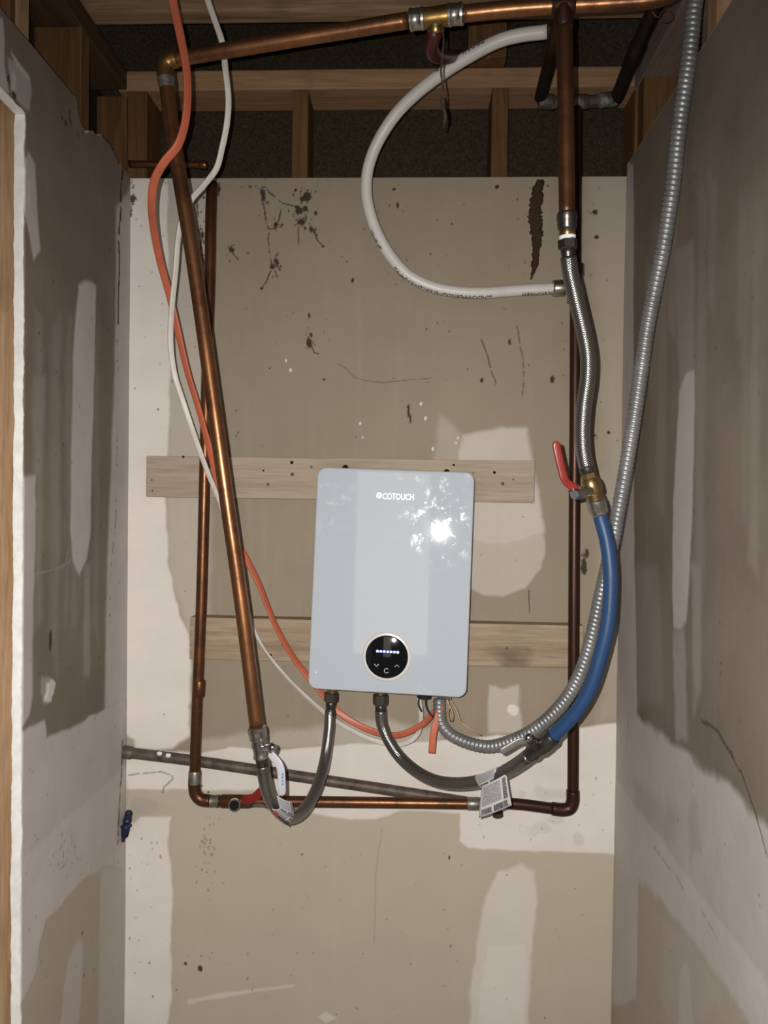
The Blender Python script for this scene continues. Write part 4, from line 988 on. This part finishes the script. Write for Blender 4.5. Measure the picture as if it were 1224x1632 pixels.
# ------------------------------------------------------------------ white plastic pipe
wp = tube('white_pipe', [P(872, 50.5, .245), P(866, 51.5, .243), P(830, 56, .235), P(794.6, 65.5, .226), P(743, 92.5, .205), P(702, 119, .185), P(664, 148.5, .162), P(633, 179.5, .142), P(609, 214, .125), P(594, 244.5, .113), P(585.5, 275, .104), P(584, 309, .096), P(591, 344, .090), P(606, 381, .084), P(627, 414, .079), P(650, 438, .075), P(686, 456.3, .070), P(727, 464.8, .066), P(771, 466.6, .063), P(819, 463, .060), P(886, 459.4, .0585)], .0111, M['white_pex'], None, base=P(727, 477, .066), n=24, step=.008)
tag(wp, 'white plastic water pipe bent in a big arc above the heater', 'pipe')
rp = tube('red_pipe', [P(694, 49, .4445), P(690, 60, .425), P(687, 74, .39), P(692, 87, .34), P(706, 91.5, .27), P(722, 90, .20), P(736, 90, .14), P(750, 92, .10)], .0108, M['redpex'], None, base=P(695, 95, .42), n=20)
tag(rp, 'short red plastic pipe bent down from the overhead copper tee', 'pipe')

# ------------------------------------------------------------------ spiral conduit
PITCH = .0080
def rib(s, a, L):
    f = (s / PITCH + a / (2 * math.pi)) % 1.0
    return .0104 + .0019 * math.sqrt(max(0.0, math.sin(math.pi * f)))
cpts = [(1113, -30, .395), (1106.5, 10, .390), (1099, 86, .380), (1090.5, 144, .372), (1082, 206, .362), (1075, 274, .350), (1068, 326, .340), (1056, 400, .325), (1044, 458, .313), (1032, 520, .300), (1022, 589, .287), (1014, 645, .277), (1004, 709, .266), (995, 762, .256), (985.5, 815, .247), (977, 862, .238), (965.5, 912, .229), (956, 954, .222), (945, 1006, .212), (931, 1057, .202), (910, 1102, .190), (883, 1136, .177), (849, 1164, .161), (814, 1181, .145), (782, 1189.5, .132), (760, 1187.5, .124), (736, 1180, .116), (716, 1169, .109), (703, 1152, .104), (700, 1128, .100), (700, 1114, .098)]
cd = tube('flexible_conduit', [P(*p) for p in cpts], 0, M['conduit'], None, base=P(782, 1203, .132), n=20, step=.00115, rfun=rib)
tag(cd, 'grey spiral metal conduit hanging down the right side to the heater', 'conduit')

# ------------------------------------------------------------------ cables
oc = thing('orange_cable', 'flat orange electrical cable dangling past leaning pipe to the heater underside', 'cable', P(600, 1172, .09))
tube('jacket', [P(*p) for p in ((271, -35, .46), (276, 5, .452), (288, 60, .446), (297, 110, .444), (298.5, 160, .446), (294, 200, .448), (283, 232, .447), (262, 258, .440), (247, 285, .426), (242, 320, .395), (246, 370, .33), (256, 420, .275), (270, 470, .236), (284, 530, .214), (298, 590, .195), (316, 650, .174), (335, 720, .150), (352, 790, .127), (370, 850, .110), (392, 890, .100), (412, 930, .092), (436, 990, .085), (466, 1045, .075), (507, 1098, .072), (540, 1135, .073), (585, 1162, .078), (630, 1172, .084), (672, 1155, .092), (697, 1128, .097), (708, 1112, .098))],
     0, M['orange'], oc, flat=(.0064, .0025), step=.006, n=16, twist=lambda t: .25 + .75 * math.sin(t * 11.0))
tube('cut_sheath', [P(703, 1124, .108), P(697, 1145, .112), P(691, 1168, .116), P(688, 1200, .118)], 0, M['orange'], oc, flat=(.0066, .0016), step=.004, n=14)
for pts in (((712, 1112, .100), (716, 1126, .104), (714, 1140, .106), (718, 1150, .107)), ((716, 1112, .100), (727, 1130, .106), (735, 1150, .112), (750, 1162, .116), (767, 1172, .118)), ((710, 1113, .10), (722, 1138, .107), (721, 1150, .109))):
    tube('bare_wire', [P(*p) for p in pts], .0013, M['barewire'], oc, n=8, step=.004)
wc = thing('white_cable', 'slim white electrical cable hanging behind the leaning copper pipe', 'cable', P(610, 1178, .06))
tube('jacket', [P(*p) for p in ((320, -35, .39), (331, 0, .385), (343, 35, .382), (354, 68, .378), (359, 110, .372), (364, 160, .36), (361, 200, .35), (354, 235, .34), (345, 268, .33), (325, 295, .318), (305, 318, .306), (291, 345, .294), (284, 380, .282), (280, 430, .27), (274, 490, .255), (272, 545, .24), (278, 595, .222), (292, 640, .205), (312, 700, .185), (332, 755, .165), (352, 805, .145), (372, 870, .118), (392, 960, .09), (412, 1020, .074), (445, 1066, .066), (490, 1112, .058), (540, 1152, .054), (600, 1181, .054), (640, 1186, .058), (664, 1172, .070), (671, 1145, .085), (668, 1112, .096))],
     0, M['whitecable'], wc, flat=(.0048, .0026), step=.006, n=16, twist=lambda t: .9 * math.sin(t * 7.0))
for pts in (((669, 1110, .098), (667, 1122, .1), (672, 1134, .099)), ((679, 1110, .099), (679, 1124, .100), (684, 1136, .101), (692, 1144, .101))):
    tube('dark_wire', [P(*p) for p in pts], .0019, M['black_plastic'], wc, n=8, step=.004)

# ------------------------------------------------------------------ small things
mt = []; mf = []; rows = 60
path = [(861, 286, 6), (858, 300, 9), (854, 325, 10), (852, 345, 11.5), (855, 365, 10.5), (856, 385, 8), (854, 405, 6), (852, 425, 5.5), (848, 440, 2), (846, 446, .8)]
for i in range(rows + 1):
    t = i / rows * (len(path) - 1); k = min(int(t), len(path) - 2); u = t - k
    x = path[k][0] * (1 - u) + path[k + 1][0] * u; y = path[k][1] * (1 - u) + path[k + 1][1] * u; w = path[k][2] * (1 - u) + path[k + 1][2] * u
    w1, w2 = w * random.uniform(.75, 1.25), w * random.uniform(.75, 1.25)
    for j in range(11):
        q = j / 10; hgt = .0062 * math.sin(math.pi * q) ** .6 * random.uniform(.45, 1.2) * min(1, w / 7)
        mt.append(P(x - w1 + (w1 + w2) * q, y + random.uniform(-.8, .8), .0005 + (hgt if 0 < j < 10 else 0)))
for i in range(rows):
    for j in range(10): a = i * 11 + j; mf.append((a, a + 1, a + 12, a + 11))
tb = put('mud_tube', mt, mf, M['mudtube'], None, True, None, P(848, 446, 0))
tag(tb, 'crumbly dark brown mud streak on the back wall right of white pipe', 'mud tube')

cw = thing('cobweb_strand', 'dusty dark cobweb thread hanging from overhead copper tee', 'cobweb', P(707, 206, .42))
tube('thread', [P(703, 38, .463), P(707, 60, .462), P(705, 90, .458), P(703, 118, .45), P(707, 145, .44), P(708, 170, .43), P(711, 186, .425), P(706, 205, .42)], .0012, M['soot'], cw, n=7, step=.004, rfun=lambda s, a, L: .0009 + .0010 * abs(math.sin(s * 190 + a)) * random.uniform(.3, 1))
tube('dust_clump', [P(703, 150, .438), P(705, 166, .432), P(709, 180, .427), P(707, 196, .423)], .002, M['soot'], cw, n=8, step=.003, rfun=lambda s, a, L: .0008 + .0026 * math.sin(math.pi * min(1, s / L)) * random.uniform(.4, 1))

nv = thing('pipe_plug', 'small navy blue plastic plug stuck in the left corner', 'plug', P(198, 1341, .02))
lathe('body', P(206, 1292, .022), P(197.5, 1336, .024), [(0, .005), (.06, .0078), (.3, .0082), (.34, .0094), (.4, .0094), (.44, .0080), (.52, .0080), (.56, .0090), (.8, .0086), (.94, .007), (1, .004)], M['navy'], nv, n=10, smooth=False)
tube('cross_bar', [P(193, 1318, .030), P(201, 1316, .033), P(210, 1315.5, .030)], .0030, M['navy'], nv, n=8, step=.003)
for dx_ in (-4.5, 4.5):
    tube('side_rib', [P(205 + dx_, 1297, .026), P(198.5 + dx_, 1333, .027)], .0018, M['navy'], nv, n=6, step=.01)
ball('nub', P(196.5, 1339, .024), .0042, M['navy'], nv, jit=.1)

tw = thing('tie_wire', 'rusty tie wire twisted around the dark pipe at top right', 'wire', P(1046, 36, .31))
tube('loop', [P(1026, -6, .325), P(1036, 12, .322), P(1048, 28, .318), P(1056, 18, .315), P(1066, 17, .312), P(1072, 30, .308), P(1066, 35, .306), P(1050, 33, .31)], .0013, M['rust'], tw, n=8, step=.004)
